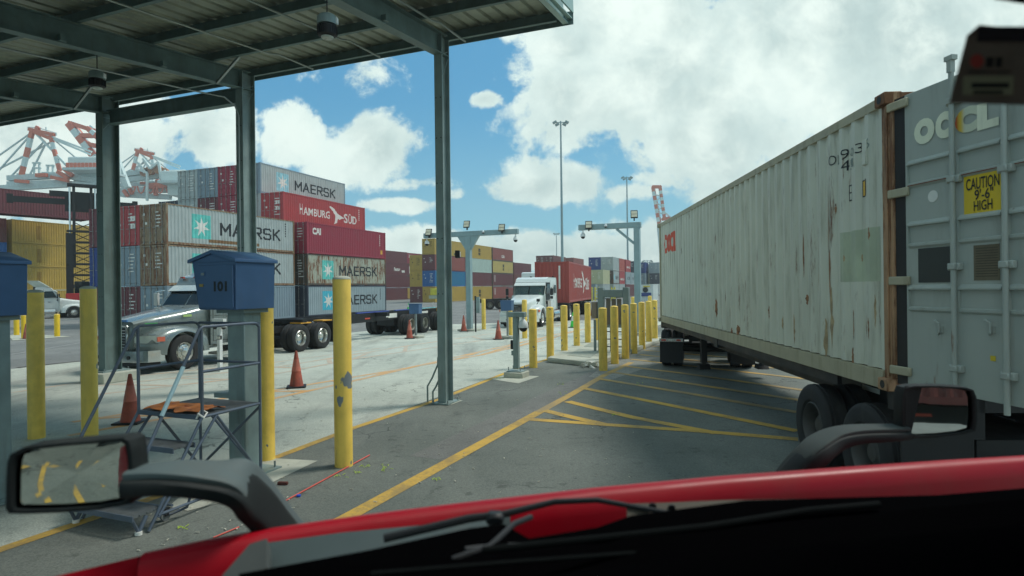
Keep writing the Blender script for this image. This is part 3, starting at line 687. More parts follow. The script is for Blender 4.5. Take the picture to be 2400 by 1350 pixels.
while t<TE1:
    deckpanel(t,min(TE1,t+.9)).build('deck_panel',DECK,can,world=True,smooth=0,norm=False); t+=.9
# fascia gutter round the free corner
b=B()
def gut(q0,q1,out):
    for a_,b_,h in((0,.10,-.2),(.1,.18,-.12),(.18,.2,.0)):
        b.bar(q0+out*(a_+b_)/2+V((0,0,h)),q1+out*(a_+b_)/2+V((0,0,h)),abs(b_-a_)+.012,.02)
    b.bar(q0+out*.2+V((0,0,.12)),q1+out*.2+V((0,0,.12)),.015,.26); b.bar(q0+V((0,0,.02)),q1+V((0,0,.02)),.015,.42)
z0=EH+.22
gut(slope(C1+cv*TE0,-.75,z0),slope(C1+cv*TE0,S1,z0),-cv); b.build('side_fascia',M('fascia',S(150,176,170),.4,.2,dirt=.2),can,world=True,smooth=0)
b=B(); b.bar(slope(C1+cv*(TE0-.2),-.76,EH+.12),slope(C1+cv*TE1,-.76,EH+.12),.02,.26); b.build('eave_fascia',CANOPY,can,world=True)
# tie beam between second and third column
b=B(); ibeam(b,CC[1]+V((0,0,6.86))+cv*.1,CC[2]+V((0,0,6.86))-cv*.1,.36,.2); b.build('tie_beam',CANOPY,can,world=True,smooth=0)
# thin pipes under the deck
for a_,e_ in (((1470/3+600,285/3),(1020/3+600,-2)),((870/3+600,395/3),(600,2)),((400/3+600,480/3),(470,92))):
    p=R(a_[0],a_[1],slope(C1,0,EH+.0),V((cu.x*K,cu.y*K,-1)).normalized()); 
    q=p-cu*13+V((0,0,-13*K)); b=B(); b.tube([p+V((0,0,-.02)),p-cu*1.1+V((0,0,-1.1*K+.05)),p-cu*1.4+V((0,0,-1.4*K)),q],.022,6); b.build('pipe',M('pipe%d'%int(a_[0]),S(150,160,155),.4,.3),can,world=True)
def highbay(px,py,Z,label,s=.55):
    p=P(px,py,Z); t=thing('high_bay_lamp',label,'lamp',p,0,'lamps hung under the canopy'); t.scale=(s,s,s)
    B().lathe([(.05,.36),(.17,.34),(.22,.28),(.22,.12),(.05,.12)],(0,0,0),'z',24).build('ballast_case',STEEL,t)
    b=B(); b.lathe([(.16,.12),(.2,.1),(.2,-.1),(.13,-.14)],(0,0,0),'z',24)
    for k in range(20):
        a=k*math.pi/10; b.box((.205*math.cos(a),.205*math.sin(a),0),(.03,.01,.19),rz=a)
    b.build('heat_sink',BLACK,t); B().lathe([(0.001,-.142),(.14,-.142),(.12,-.17),(.001,-.18)],(0,0,0),'z',24,cap=False).build('lens',M('lamp_lens_%d'%px,S(190,200,190),.3),t)
    B().cyl((0,0,.36),(0,0,1.3),.015,n=6).build('hanger',BLACK,t); B().bb((.2,-.06,.15),(.235,.06,.28)).build('label_plate',WHITEPL,t)
highbay(767,72,7.4,'round black lamp with pale lens hanging under the canopy, right one of two')
highbay(228,195,11.2,'round lamp hanging in the dark part of the canopy above the broad column',.62)
# hose loops and pad at first column
pad=sheet('concrete_pad',[G(*p) for p in((1012,946),(1038,938),(1085,940),(1058,950))],CONC,.016); tag(pad,kind='structure')
o=C1-cv*-.0
t=thing('hose_loop','pair of bent grey pipes rising beside the foot of the lone canopy column','pipe',C1)
for k,(a_,h) in enumerate(((.36,.62),(.24,.42))):
    b=B(); q=cv*a_-cu*.1; b.tube([q+V((0,0,.02)),q+V((0,0,h*.55)),q*.75+V((0,0,h*.8)),q*.42+V((0,0,h*1.25)),q*.4+V((0,0,h*1.5))],.018,8); b.build('pipe',STEEL,t)
# small black camera on the right of the first column
t=thing('column_camera','small black box camera fixed on the right of the lone canopy column','camera',R(1073,596,C1,V((0,-1,0))))
B().bb((-.05,-.08,-.075),(.045,.1,.075)).build('camera_body',BLACK,t,bevel=.008); B().bb((-.075,-.02,-.02),(-.05,.02,.02)).build('bracket',STEEL,t); B().bb((.0451,-.05,-.05),(.052,.05,.05)).build('lens_ring',WHITEPL,t)
# ---------------------------------------------------------------- bollards
def bollard(p,h,r=.116,mat=YEL,label='',group=None,cap=True):
    t=tag(cached(('bol',round(h,2),r),lambda:B().lathe([(r,0),(r,h-.035),(r*.96,h-.02),(r*.8,h-.006),(r*.4,h),(.001,h+.002)],(0,0,0),'z',28,cap=False).mesh('bollard',50)) and inst('bollard',CACHE[('bol',round(h,2),r)],mat,None,(p.x,p.y,0)),label,'bollard',group)
    t.rotation_euler=(0,0,random.random()*6)
    if cap: 
        c=cached(('cap',r),lambda:B().lathe([(r*1.01,0),(r*1.01,.012),(r*.85,.032),(r*.45,.045),(.001,.047)],(0,0,0),'z',28,cap=False).mesh('concrete_cap',50))
        inst('cap',c,CONC if h>2 else YEL,t,(0,0,h-.03))
    return t
bollard(G(806,1093),2.47,mat=YELN,label='tall yellow bollard with chipped grey patches, standing alone on the asphalt near the edge line',group='tall bollards round the kiosks')
bollard(G(624,1078),2.45,label='tall yellow bollard directly right of the blue 101 kiosk post',group='tall bollards round the kiosks')
bollard(G(211,1022),2.4,mat=YELN,label='tall yellow bollard with grey scraped top, left of the broad canopy column',group='tall bollards round the kiosks')
bollard(G(86,1027),2.35,label='tall yellow bollard beside the left-hand blue kiosk',group='tall bollards round the kiosks')
ordn=['first','second','third','fourth','fifth','sixth','seventh']
for i,(px,py,tp) in enumerate(((1250,862,724),(1290,845,719),(1323,832,716),(1352,820,712),(1378,812,711),(1402,806,708))):
    g_=G(px,py); bollard(g_,1.68,label='yellow bollard, %s from the near end of the left row along the concrete pad'%ordn[i],group='bollards guarding the portal island')
for i,(px,py) in enumerate(((1414,869),(1441,853),(1466,841),(1486,829),(1505,819),(1521,810),(1535,802))):
    bollard(G(px,py),1.72,label='yellow bollard, %s from the near end of the right row beside the hatched lane'%ordn[i],group='bollards guarding the portal island')
for px,Z,l in((1484,33,'yellow bollard seen behind the right row at the gantry post'),(1523,36,'yellow bollard farthest back by the trailer end')): bollard(P(px,700,Z),1.72,label=l)
bollard(G(1230,793),1.75,mat=YEL,label='yellow bollard in front of the white truck grille')
bollard(G(1196,790),1.5,mat=YEL,label='yellow bollard half hidden behind the blue box post by the white truck')
bollard(G(1134,772),1.7,mat=YEL,label='yellow bollard right of the sign gantry post')
YB=M('bright_yellow',S(236,196,40),.5,var=.04,dirt=.1)
for px,py,l in((39,786,'small bright yellow bollard at the left end of the far island'),(57,793,'small bright yellow bollard beside the orange cone on the far island'),(134,789,'small bright yellow bollard standing alone at the right of the far island')):
    bollard(G(px,py),1.2,.13,YB,l,'small bollards on the far island')
sheet('island_strip',[G(*p) for p in((20,788),(45,781),(100,786),(167,789),(105,794),(30,799))],CONC,.02)
# ---------------------------------------------------------------- cones
def cone_mesh():
    b=B(); b.lathe([(.165,.03),(.155,.06),(.03,.84),(.022,.86),(.0005,.86)],(0,0,0),'z',20,cap=False); return b.mesh('traffic_cone',50)
def cone(p,label,mat=ORANGE,s=1,rz=0.3):
    t=thing('traffic_cone',label,'traffic cone',(p.x,p.y,.012),rz,'traffic cones between the lanes'); t.scale=(s,s,s)
    inst('cone_body',cached('cone',cone_mesh),mat,t); inst('base',cached('conebase',lambda:B().bb((-.22,-.22,0),(.22,.22,.032)).mesh('cone_base',30,bevel=.012)),BLACK,t)
    inst('collar',cached('collar',lambda:B().lathe([(.108,.38),(.06,.66)],(0,0,0),'z',20,cap=False).mesh('cone_collar',50)),M('worn_collar_'+str(len(CACHE)),S(196,110,92),.6,var=.25,dirt=.7) if mat is ORANGE else LWHITE,t)
cone(G(695,908),'faded orange cone on the concrete between the second column and tall chipped bollard')
cone(G(306,992),'dirty orange cone behind the ladder handrail beside the scraped bollard',rz=.1)
cone(G(960,794),'orange cone beside the blue box post behind the grey truck trailer')
cone(G(1087,777),'orange cone at the foot of the sign gantry post')
cone(G(1168,796),'rust-brown cone left of the blue box post in front of the white truck')
cone(G(957,727),'small green cone far off beyond the empty trailer',GREENC,.9)
cone(G(1343,768),'green cone beside the rear wheels of the white truck',GREENC)
cone(G(61,795),'orange cone by the small yellow bollards on the far island',s=.9)
cone(G(1388,740),'small orange cone far off behind the red container truck',s=.95)
cone(G(1479,752),'small orange cone among the bollards near the right gantry post',s=.95)
# ---------------------------------------------------------------- kiosks and ladders
def kiosk(M0,label,num,bot=2.08):
    t=thing('kiosk',label,'kiosk',(0,0,0),0,'blue kiosks on steel posts'); root=V((M0.x,M0.y,0)); t.location=root; t.rotation_euler=(0,0,math.pi/2-CA)
    # local x=away (u), y=left (v); near right corner at origin
    Wd,Dp,h=.70,.64,.60; z=bot; r=.075
    b=B(); b.prism([(0.02,z),(Wd-.09,z),(Wd+.02,z+h),(0,z+h)],lambda y,zz,x:(x,y,zz),.012,Dp); b.build('cabinet',KBLUE,t,bevel=.006)
    b=B(); pk=Wd*.52; b.prism([(-.025,z+h-.03),(-.025,z+h+.012),(pk,z+h+.125),(Wd+.05,z+h+.012),(Wd+.05,z+h-.03),(pk,z+h+.08)],lambda y,zz,x:(x,y,zz),-.03,Dp+.03); b.build('hood_roof',KBLUE,t,bevel=.004)
    b=B(); b.prism([(0.0,z+h-.02),(pk,z+h+.09),(Wd,z+h-.02)],lambda y,zz,x:(x,y,zz),.0,Dp-.01); b.build('gable',KBLUE,t)
    d=B(); d.prism([(.045,z+.02),(Wd-.12,z+.02),(Wd-.04,z+h-.06),(.045,z+h-.06)],lambda y,zz,x:(x,y,zz),-.006,.010); dd=d.build('door',KBLUE,t,bevel=.003)
    B().cyl((-.01,.035,z+.03),(-.01,.035,z+h-.07),.009,n=8).build('hinge',KBLUE,t)
    b=B(); b.bb((-.012,Wd-.22,z+h-.2),(-.006,Wd-.12,z+h-.13)); b.build('latch_plate',KBLUE,dd); B().bb((-.02,Wd-.21,z+h-.18),(-.0125,Wd-.165,z+h-.15)).build('latch',GALV,dd)
    B().bb((-.014,Wd-.19,z+.28),(-.0062,Wd-.13,z+.315)).build('key_plate',M('key_plate_'+num,S(170,150,90),.4,.6),dd)
    if num:
        b=fit(text_mesh(num,.045),0,.21,0,.125); b.v=[(-.0085,.34-p[0],z+.22+p[2]) for p in b.v]; b.build('number',LBLACK,dd,smooth=0,norm=False)
    # post with base plate and gussets
    px_,py_=.40,.28
    b=B(); b.bb((px_-.14,py_-.14,.03),(px_+.14,py_+.14,z)); b.build('post',STEEL,t,bevel=.01)
    B().bb((px_-.3,py_-.3,.012),(px_+.3,py_+.3,.032)).build('base_plate',STEEL,t)
    B().bb((px_-.2,py_-.2,z-.05),(px_+.2,py_+.25,z-.003)).build('head_plate',STEEL,t)
    B().bb((px_-.1425,py_-.08,.25),(px_-.1402,py_+.03,.65)).build('access_cover',GALV,t)
    for a_ in((-.24,-.24),(.24,-.24),(-.24,.24),(.24,.24)): B().cyl((px_+a_[0],py_+a_[1],.03),(px_+a_[0],py_+a_[1],.11),.014,n=6).build('anchor_bolt',GALV,t)
    B().bb((px_-.1,py_+.14,.95),(px_+.16,py_+.42,1.01)).build('shelf',STEEL,t)
    return t
k1=kiosk(P(553,727,7.2),'blue steel kiosk numbered 101 on a square grey post beside the rolling ladder','101')
M0=k1.location
d2=V((-2.42,-.95,0)); kiosk(M0+d2,'dark blue kiosk cut by the left edge of the picture','',2.06)
sheet('concrete_pad',[G(*p) for p in((395,1190),(500,1100),(640,1076),(745,1082),(560,1170),(440,1200))],CONC,.0135)
def grating(b,x0,x1,y0,y1,z,n):
    for i in range(n):
        y=y0+(y1-y0)*(i+.5)/n; b.bb((x0,y-.004,z-.025),(x1,y+.004,z))
    k=max(3,int((x1-x0)/.07))
    for i in range(k+1):
        x=x0+(x1-x0)*i/k; b.bb((x-.004,y0,z-.022),(x+.004,y1,z-.006))
LADM=M('ladder_grey',S(92,104,118),.45,.3,var=.15,dirt=.3,rust=.25); GRM=M('grating',S(116,122,124),.5,.4,var=.3,rust=.35,dirt=.4)
def ladder(O,label):
    t=thing('rolling_ladder',label,'ladder',O,math.pi/2-CA,'rolling ladders at the kiosks')
    # local x=away, so the stairs run to -x; y=left 0..0.95
    Wd=.95; r=.0165
    def tb(name,*pts,rr=r): B().tube(pts,rr,8).build(name,LADM,t)
    for y in(0,Wd):
        tb('post',(0,y,.12),(0,y,1.88),(-.04,y,1.92),(-.09,y,1.93),(-.78,y,1.93),(-.83,y,1.90),(-1.55,y,.62 if y else .55),)
        tb('post',(-.8,y,.98),(-.8,y,1.91))
        tb('mid_rail',(0,y,1.46),(-.8,y,1.46))
        tb('stringer',(-.8,y,.99),(-1.42,y,.02)); tb('stringer',(-.62,y,.97),(-1.32,y,.12))
        tb('base_rail',(0,y,.14),(-1.32,y,.14)); tb('diagonal_brace',(0,y,.15),(-.62,y,.97)); 
        tb('frame_edge',(0,y,.985),(-.8,y,.985))
    tb('mid_rail',(0,0,1.46),(0,Wd,1.46)); tb('top_rail',(0,0,1.92),(0,Wd,1.92)); tb('base_rail',(0,0,.14),(0,Wd,.14)); tb('rear_brace',(0,0,.95),(0,Wd,.16)); tb('rear_brace',(0,Wd,.95),(0,0,.16))
    g=B(); grating(g,-.8,0,.0,Wd,1.0,34); o=g.build('platform_grating',GRM,t,smooth=0); o['kind']='stuff'
    B().bb((-.815,0,.955),(-.803,Wd,1.003)).build('platform_edge',LADM,t)
    for k,(x,z) in enumerate(((-1.02,.74),(-1.2,.48),(-1.42,.21))):
        g=B(); dx=.24 if k<2 else .3; grating(g,x-dx*.5,x+dx*.5,.01,Wd-.01,z,30); s=g.build('step_grating',GRM,t,smooth=0); s['kind']='stuff'
        b=B(); b.bb((x-dx*.5-.012,0,z-.05),(x-dx*.5-.001,Wd,z+.002)); b.bb((x+dx*.5+.001,0,z-.05),(x+dx*.5+.012,Wd,z+.002)); b.build('step_edge',LADM,t)
    for y in(.03,Wd-.03):
        b=B(); b.tube([(-1.42,y,.17),(-1.50,y,.03)],.02,8); b.tube([(-1.56,y,.17),(-1.50,y,.03)],.016,8); b.build('front_foot',LADM,t); B().cyl((-1.5,y,.013),(-1.5,y,.045),.032,n=14).build('foot_pad',LWHITE,t)
    for x,y in((0,0),(0,Wd),(-1.15,.12),(-1.15,Wd-.12)):
        b=B(); b.cyl((x-.0,y-.014,.065),(x,y+.014,.065),.052,n=20); c=b.build('caster',M('caster_tyre',S(120,124,124),.6) if 'ct' not in CACHE else CACHE['ct'],t); CACHE['ct']=c.material_slots[0].material
        b=B(); b.bb((x-.02,y-.03,.06),(x+.02,y-.022,.13)); b.bb((x-.02,y+.022,.06),(x+.02,y+.03,.13)); b.bb((x-.03,y-.03,.125),(x+.03,y+.03,.14)); b.build('caster_fork',BLACK,c)
    b=B(); b.tube([(-1.18,y_,.19) for y_ in (-.02,.1)]+[(-1.2,.12,.1),(-1.1,.1,.06),(-.98,0.02,.1),(-.96,-.01,.22)],.014,8); b.build('foot_lever',LADM,t)
    tb('handrail_grip',(-1.02,0,1.54),(-1.27,0,1.09),rr=.021)
    return t
O1=V((-2.97,7.1,0)); l1=ladder(O1,'grey wheeled ladder with grating steps standing at kiosk 101')
g_=[c for c in l1.children if c.name.startswith('handrail_grip')][0]; g_.material_slots[0].material=M('grip_tape',S(160,190,196),.6)
l2=dup(l1,O1+V((-2.42,-.84,0)),label='grey wheeled ladder mostly outside the left edge beside the dark blue kiosk')
# cardboard sheet on the platform
t=thing('cardboard_sheet','torn brown cardboard lying on the ladder platform with stained folds','cardboard',O1,math.pi/2-CA)
b=B(); pts=[];import itertools
nx,ny=14,18; r_=random.Random(3)
for k in(0,1):
    for i in range(nx):
        for j in range(ny):
            x=-.80+.34*i/(nx-1)+.02*math.sin(j*.9); y=.06+.82*j/(ny-1)+.02*math.sin(i*1.3); z=1.012+.022*math.sin(j*.55+i*.2)**2+.018*math.sin(i*.5)**2+.006*k
            pts.append((x+(.03*math.sin(j*1.7) if i in(0,nx-1) else 0),y,z))
fs=[]
hole=lambda i,j:(5<=i<=7 and 12<=j<=13)
for k in(0,1):
    for i in range(nx-1):
        for j in range(ny-1):
            if hole(i,j): continue
            o=k*nx*ny+i*ny+j; fs.append((o,o+1,o+ny+1,o+ny))
b.add(pts,fs); b.build('cardboard_ply',M('cardboard',S(168,104,56),.85,var=.3,scale=6,chips=(S(120,50,34),4,.58)),t,smooth=60)
b=B(); b.tube([(-.81,.03,1.0),(-.83,.05,.97),(-.79,.02,1.06),(-.74,.0,1.02),(-.8,-.02,.98),(-.84,.02,1.03)],.012,6); b.build('tape_wad',LWHITE,t)
# ---------------------------------------------------------------- box posts and camera posts
def boxpost(p,label,h=1.6,bw=.5,bh=.47):
    t=thing('box_post',label,'reader box',(p.x,p.y,0),math.pi/2-CA,'blue reader boxes on posts')
    b=B(); b.prism([(-bw/2,h-bh+.02),(bw/2,h-bh),(bw/2+.04,h-.02),(bw/2+.03,h),(-bw/2-.02,h)],lambda x,z,y:(y,x,z),-.16,.16); b.build('box',KBLUE,t,bevel=.01); B().bb((-.18,-bw/2-.03,h),(.18,bw/2+.05,h+.02)).build('lid',KBLUE,t)
    B().bb((-.04,-.04,.1),(.04,.04,h-bh)).build('post',GALV,t); B().bb((-.3,-.3,.012),(.3,.3,.12)).build('footing',CONC,t,bevel=.02)
boxpost(G(975,792),'blue box on a thin post at the tail of the empty trailer')
boxpost(G(1190,793),'blue box on a grey post in front of the white truck grille',1.72)
def dome(parent,c,r=.07,hang=True,name='dome_camera'):
    c=V(c); b=B(); b.lathe([(r*.35,r*1.6),(r*.9,r*.9),(r,r*.3),(r,0)],c,'z',18); d=b.build(name,WHITEPL,parent)
    b=B(); b.lathe([(r*.8,-.0005),(r*.72,-r*.45),(r*.4,-r*.75),(.001,-r*.85)],c,'z',18,cap=False); b.build('dome_glass',BLACK,d); return d
p=G(1211,884); t=thing('camera_post','grey camera post on a square concrete plinth near the left bollard row','camera post',p,math.pi/2-CA)
B().bb((-.068,-.068,.22),(.068,.068,1.55)).build('post',STEEL,t,bevel=.008); B().bb((-.26,-.26,.0),(.26,.26,.15)).build('plinth',CONC,t,bevel=.02); B().bb((-.2,-.2,.15),(.2,.2,.175)).build('base_plate',STEEL,t)
B().bb((-.1,-.26,1.55),(.1,.2,1.68)).build('head_box',STEEL,t,bevel=.008); dome(t,(0,-.2,1.28),.13); B().cyl((0,-.2,1.45),(0,-.2,1.55),.04,n=12).build('camera_neck',WHITEPL,t)
B().bb((-.03,.068,.72),(.05,.15,.95)).build('switch_box',BLACK,t); B().bb((-.03,.068,.56),(.05,.13,.68)).build('junction_box',STEEL,t)
for a_ in((-.16,-.16),(.16,-.16),(-.16,.16),(.16,.16)): B().cyl((a_[0],a_[1],.19),(a_[0],a_[1],.28),.012,n=6).build('anchor_bolt',GALV,t)
sheet('concrete_pad',[G(*q) for q in((1152,890),(1185,879),(1264,883),(1215,900))],CONC,.014)
p=G(516,871); t=thing('camera_post','white camera post with two domes seen through the ladder beside the grey truck','camera post',p,math.pi/2-CA)
B().bb((-.05,-.05,.0),(.05,.05,1.42)).build('post',WHITEPL,t); B().bb((-.06,-.2,1.42),(.06,.24,1.52)).build('head_box',WHITEPL,t); dome(t,(0,.17,1.28),.08); dome(t,(0,-.15,1.28),.08)
B().bb((-.1,-.14,.93),(-.05,.0,1.04)).build('reader',BLACK,t); B().bb((-.12,-.13,.95),(-.1,-.01,1.02)).build('reader_face',LWHITE,t)
p=G(1115,778); t=thing('signal_post','thin dark post with a small grey cabinet beside the sign gantry','post',p,math.pi/2-CA)
B().cyl((0,0,0),(0,0,1.9),.045,n=10).build('post',BLACK,t); B().bb((-.05,-.25,1.0),(.05,-.05,1.85)).build('cabinet',STEEL,t,bevel=.01)
# ---------------------------------------------------------------- gantries with floodlights
GST=M('gantry_paint',S(142,166,170),.45,.1,var=.08,dirt=.15)
def flood(parent,c,rz=0,s=.42):
    t=thing('floodlight','x','floodlight',c,rz); 
    b=B(); b.box((0,-.1,.18*1),(s*.8,.09,s),rx=rad(-28)); b.build('lamp_housing',BLACK,t,bevel=.01)
    for k in(-1,1):
        b=B(); b.box((0,-.155+.045*k*-.0,.18),(s*.66,.01,s*.38),rx=rad(-28)); M3=Matrix.Rotation(rad(-28),3,'X'); off=M3@V((0,-.012,k*s*.22)); b.v=[(x+off.x,y+off.y,z+off.z) for x,y,z in b.v]; b.build('led_panel',M('led_panel',S(206,200,176),.3) if 'led' not in CACHE else CACHE['led'],t)
    B().bb((-.03,-.06,-.12),(.03,.06,.05)).build('bracket',BLACK,t); return t
CACHE['led']=M('led_panel',S(206,200,176),.3)
def gantry(post,t0,t1,zb,label,w=.32,fl=(),domes=(),brace=0):
    rz=math.pi/2-CA; g=thing('camera_gantry',label,'gantry',(post.x,post.y,0),rz)
    B().bb((-w/2,-w/2,.1),(w/2,w/2,zb)).build('post',GST,g,bevel=.015); B().bb((-.5,-.5,.012),(.5,.5,.1)).build('footing',CONC,g)
    B().bb((-.13,t0,zb),(.13,t1,zb+.27)).build('cross_beam',GST,g,bevel=.01)
    if brace==2:
        for s in(-1,1): B().prism([(s*w/2,zb-.001),(s*(w/2+.5),zb-.001),(s*w/2,zb-.75)],lambda y,z,x:(x,y,z),-.1,.1).build('gusset',GST,g)
    else: B().bar((0,w/2,zb-.75),(0,1.0,zb-.01),.12,.12,up=(1,0,0)).build('gusset',GST,g)
    for y in domes: 
        c=B(); c.cyl((0,y,zb-.12),(0,y,zb),.025,n=8); c.build('camera_neck',WHITEPL,g); dome(g,(0,y,zb-.32),.13)
    for y,h,lab in fl:
        q=V((post.x,post.y,0))+cv*y-cu*.17; f=flood(g,q+V((0,0,zb+h)),-rad(10)); f['label']=lab; f['group']='floodlights on the gantries'
    return g
g1=gantry(G(1101,775),-2.9,2.75,5.15,'grey T-shaped camera gantry between the lone column and the white truck',.28,((2.35,.12,'floodlight at the left end of the T-shaped gantry'),(.0,.45,'floodlight standing above the middle of the T-shaped gantry'),(-2.05,.17,'floodlight near the right end of the T-shaped gantry')),(2.6,-2.75),2)
dome(g1,(-.17,-.95,5.3),.07)
g2=gantry(V((6.1,29.4,0)),-.2,2.9,5.15,'grey L-shaped camera gantry rising behind the bollards left of the long trailer',.29,((2.35,.05,'floodlight at the arm end of the L-shaped gantry'),(.1,.45,'floodlight on top of the L-shaped gantry post')),(2.7,),1)
dome(g2,(-.17,1.5,5.27),.08)
# ---------------------------------------------------------------- portal frame on the island
p=G(1440,835); t=thing('portal_frame','grey rectangular scanner portal standing between the two bollard rows','portal',p,math.pi/2-CA)
PF=M('portal_grey',S(128,142,140),.5,.1,var=.1,dirt=.2); PB=M('portal_panel',S(112,104,92),.6,dirt=.3)
for y in(-.42,.42): B().bb((-.11,y-.1,.14),(.11,y+.1,2.28)).build('leg',PF,t,bevel=.01)
B().bb((-.12,-.32,1.95),(.12,.32,2.2)).build('header',PF,t,bevel=.01); B().bb((-.06,-.3,.95),(.06,.3,1.05)).build('rail',PF,t)
for y in(-.18,.0,.18): B().bb((-.03,y-.07,1.05),(.03,y+.07,1.9)).build('slat_panel',PB,t)
for z in(.3,.55,.8): B().bb((-.02,-.3,z),(.02,.3,z+.03)).build('rail',BLACK,t)
for y in(-.12,.12): B().bb((-.02,y-.015,.15),(.02,y+.015,.95)).build('upright',BLACK,t)
B().bb((-.1,.56,1.25),(.1,.74,1.8)).build('control_box',M('control_box',S(138,124,108),.6,dirt=.3),t,bevel=.01); B().bb((-.05,.6,.14),(.0,.68,1.2)).build('box_post',PF,t)
# raised concrete pad with manhole lids
PD=[G(*q) for q in((1283,850),(1395,862),(1560,800),(1395,792))]
t=thing('concrete_island','raised pale concrete pad with recessed lids between the bollard rows','concrete pad',PD[0])
b=B(); b.prism([(q.x,q.y) for q in PD],lambda x,y,z:(x,y,z),.012,.16); b.build('slab',CONC,t,world=True,bevel=.015)
e1_=(PD[1]-PD[0]);e2_=(PD[3]-PD[0])
for a0,a1,b0,b1 in((.3,.8,.1,.32),(.3,.8,.42,.6)):
    q=[PD[0]+e1_*a+e2_*c for a,c in((a0,b0),(a1,b0),(a1,b1),(a0,b1))]; b=B(); b.prism([(x.x,x.y) for x in q],lambda x,y,z:(x,y,z),.155,.168); b.build('vault_lid',M('vault_lid_%d'%int(b0*10),S(150,156,144),.8,dirt=.4),t,world=True)
# crumpled plastic at the pad corner
p=G(1392,862); t=thing('plastic_bag','crumpled white plastic wrap lying at the corner of the pad by the first right bollard','plastic wrap',p)
b=B(); r_=random.Random(5)
for k in range(22):
    x,y,z=r_.uniform(-.35,.15),r_.uniform(-.15,.15),r_.uniform(.03,.15); b.add([(x+r_.uniform(-.12,.12),y+r_.uniform(-.1,.1),max(.015,z+r_.uniform(-.08,.08))) for _ in range(4)],[(0,1,2,3)])
b.build('wrap',LWHITE,t,smooth=0,norm=False)
# litter
t=thing('orange_pole','thin salmon-red pole lying on the asphalt below the chipped bollard','pole',G(750,1132))
B().cyl(G(645,1191)+V((0,0,.02)),G(866,1070)+V((0,0,.02)),.0085,n=8).build('rod',M('pole_red',S(214,96,84),.5),t,world=True)
t=thing('orange_pole','short end of a red pole showing beside the mirror arm','pole',G(530,1250)); B().cyl(G(500,1265)+V((0,0,.02)),G(560,1240)+V((0,0,.02)),.007,n=8).build('rod',M('pole_red2',S(214,96,84),.5),t,world=True)
t=thing('brick_scrap','small dark brown box lying on asphalt right of the ladder caster','debris',G(663,1138),-.1); B().bb((-.06,-.02,.01),(.06,.02,.045)).build('scrap',M('scrap_brown',S(84,40,32),.8),t,bevel=.004)
r_=random.Random(11); b=B()
for k in range(120):
    px,py=(r_.uniform(640,1500),r_.uniform(880,1180)) if k<80 else (r_.uniform(300,700),r_.uniform(1180,1300))
    q=G(px,py); a=r_.random()*6; l=r_.uniform(.01,.045); wd=r_.uniform(.004,.012); b.box((q.x,q.y,.018),(l,wd,.006),rz=a)
o=b.build('litter_scraps',M('litter',S(190,186,170),.8,var=.3),None); tag(o,'scattered scraps of paper and wood on the asphalt','litter',kind='stuff')
b=B()
for px,py in((905,1098),(898,1104),(838,1110),(860,1096),(800,1118),(1025,1128),(1310,902),(1500,902),(1440,972),(425,1240),(1320,925),(1180,885),(1165,888)):
    for k in range(5):
        q=G(px+r_.uniform(-9,9),py+r_.uniform(-4,4)); a=r_.random()*6; b.tube([q+V((0,0,.018)),q+V((.035*math.cos(a),.035*math.sin(a),.03)),q+V((.06*math.cos(a+.5),.06*math.sin(a+.5),.02))],.003,4)
tag(b.build('grass_clippings',M('lime_grass',S(186,210,70),.7),None),'lime green grass clippings and stalks on the asphalt','grass',kind='stuff')
tag(B().lathe([(.025,.013),(.025,.03),(.01,.034)],G(700,1166),'z',10).build('bottle_cap',M('cap_blue',S(40,80,190),.4),None),'small blue bottle cap beside the red pole','bottle cap')
# ---------------------------------------------------------------- light masts
def mast(px,py,Z,r,label,heads=4):
    top=P(px,py,Z); t=thing('light_mast',label,'light mast',(top.x,top.y,0),0,'tall light masts in the yard')
    B().tube([(0,0,0),(0,0,top.z*.5),(0,0,top.z)],[r*1.25,r,r*.62],12).build('mast',GST,t)
    B().cyl((-1.0*r*5,0,top.z-.2),(1.0*r*5,0,top.z-.2),r*.35,n=6).build('cross_arm',GST,t)
    for k in range(heads):
        x=(-1,1,-.6,.6)[k]*r*5; z=top.z-(.3,.3,.75,.75)[k]*r*4
        b=B(); b.box((x*1.0,-.2,z),(r*3.2,r*2.2,r*1.8),ry=.5*(1 if x<0 else -1)*-1); b.build('lamp_head',STEEL,t)
mast(1314,284,100,.2,'tallest light mast rising above the red container truck')
mast(1469,414,152,.22,'second light mast behind the L-shaped gantry')
mast(1304,546,300,.25,'distant thin light mast left of the tallest one')
mast(1517,610,330,.45,'low distant light mast at the edge of the long trailer')
# barricades
t=thing('barricade','yellow water barrier far off at the foot of the yellow containers','barrier',P(1025,700,88),-CA)
B().bb((-1.0,-.3,.5),(1.4,.3,1.5)).build('barrier_top',M('barrier_yellow',S(206,200,70),.6),t,bevel=.05); B().bb((-1.2,-.35,0),(1.6,.35,.5)).build('barrier_foot',M('barrier_grey',S(170,180,160),.6),t)
for px,py,l in((1012,731,'white leaning sign stand in the far yard left of the gantry'),(1089,737,'white leaning sign stand right beside the gantry post')):
    p=G(px,py); t=thing('sign_stand',l,'sign stand',p); b=B(); b.bar((0,0,0),(.15,0,1.0),.05); b.bar((-.12,0,.02),(.12,0,.02),.05); b.bar((.05,0,.6),(.25,0,.62),.05); b.build('frame',LWHITE,t)
for x in (1384,1393): pass
t=thing('yellow_rack','yellow ladder-like racks standing before the pale containers right of the red truck','rack',at_corner(1392,100),-CA)
YR=M('rack_yellow',S(214,200,60),.6)
for x in(-.9,0.15,2.9):
    b=B(); b.bb((x-.05,-.1,0),(x+.12,.1,2.3)); b.bb((x+.5,-.1,0),(x+.67,.1,2.3))
    for k in range(4): b.bb((x+.12,-.06,.4+k*.5),(x+.5,.06,.55+k*.5))
    b.build('rack_frame',YR,t)
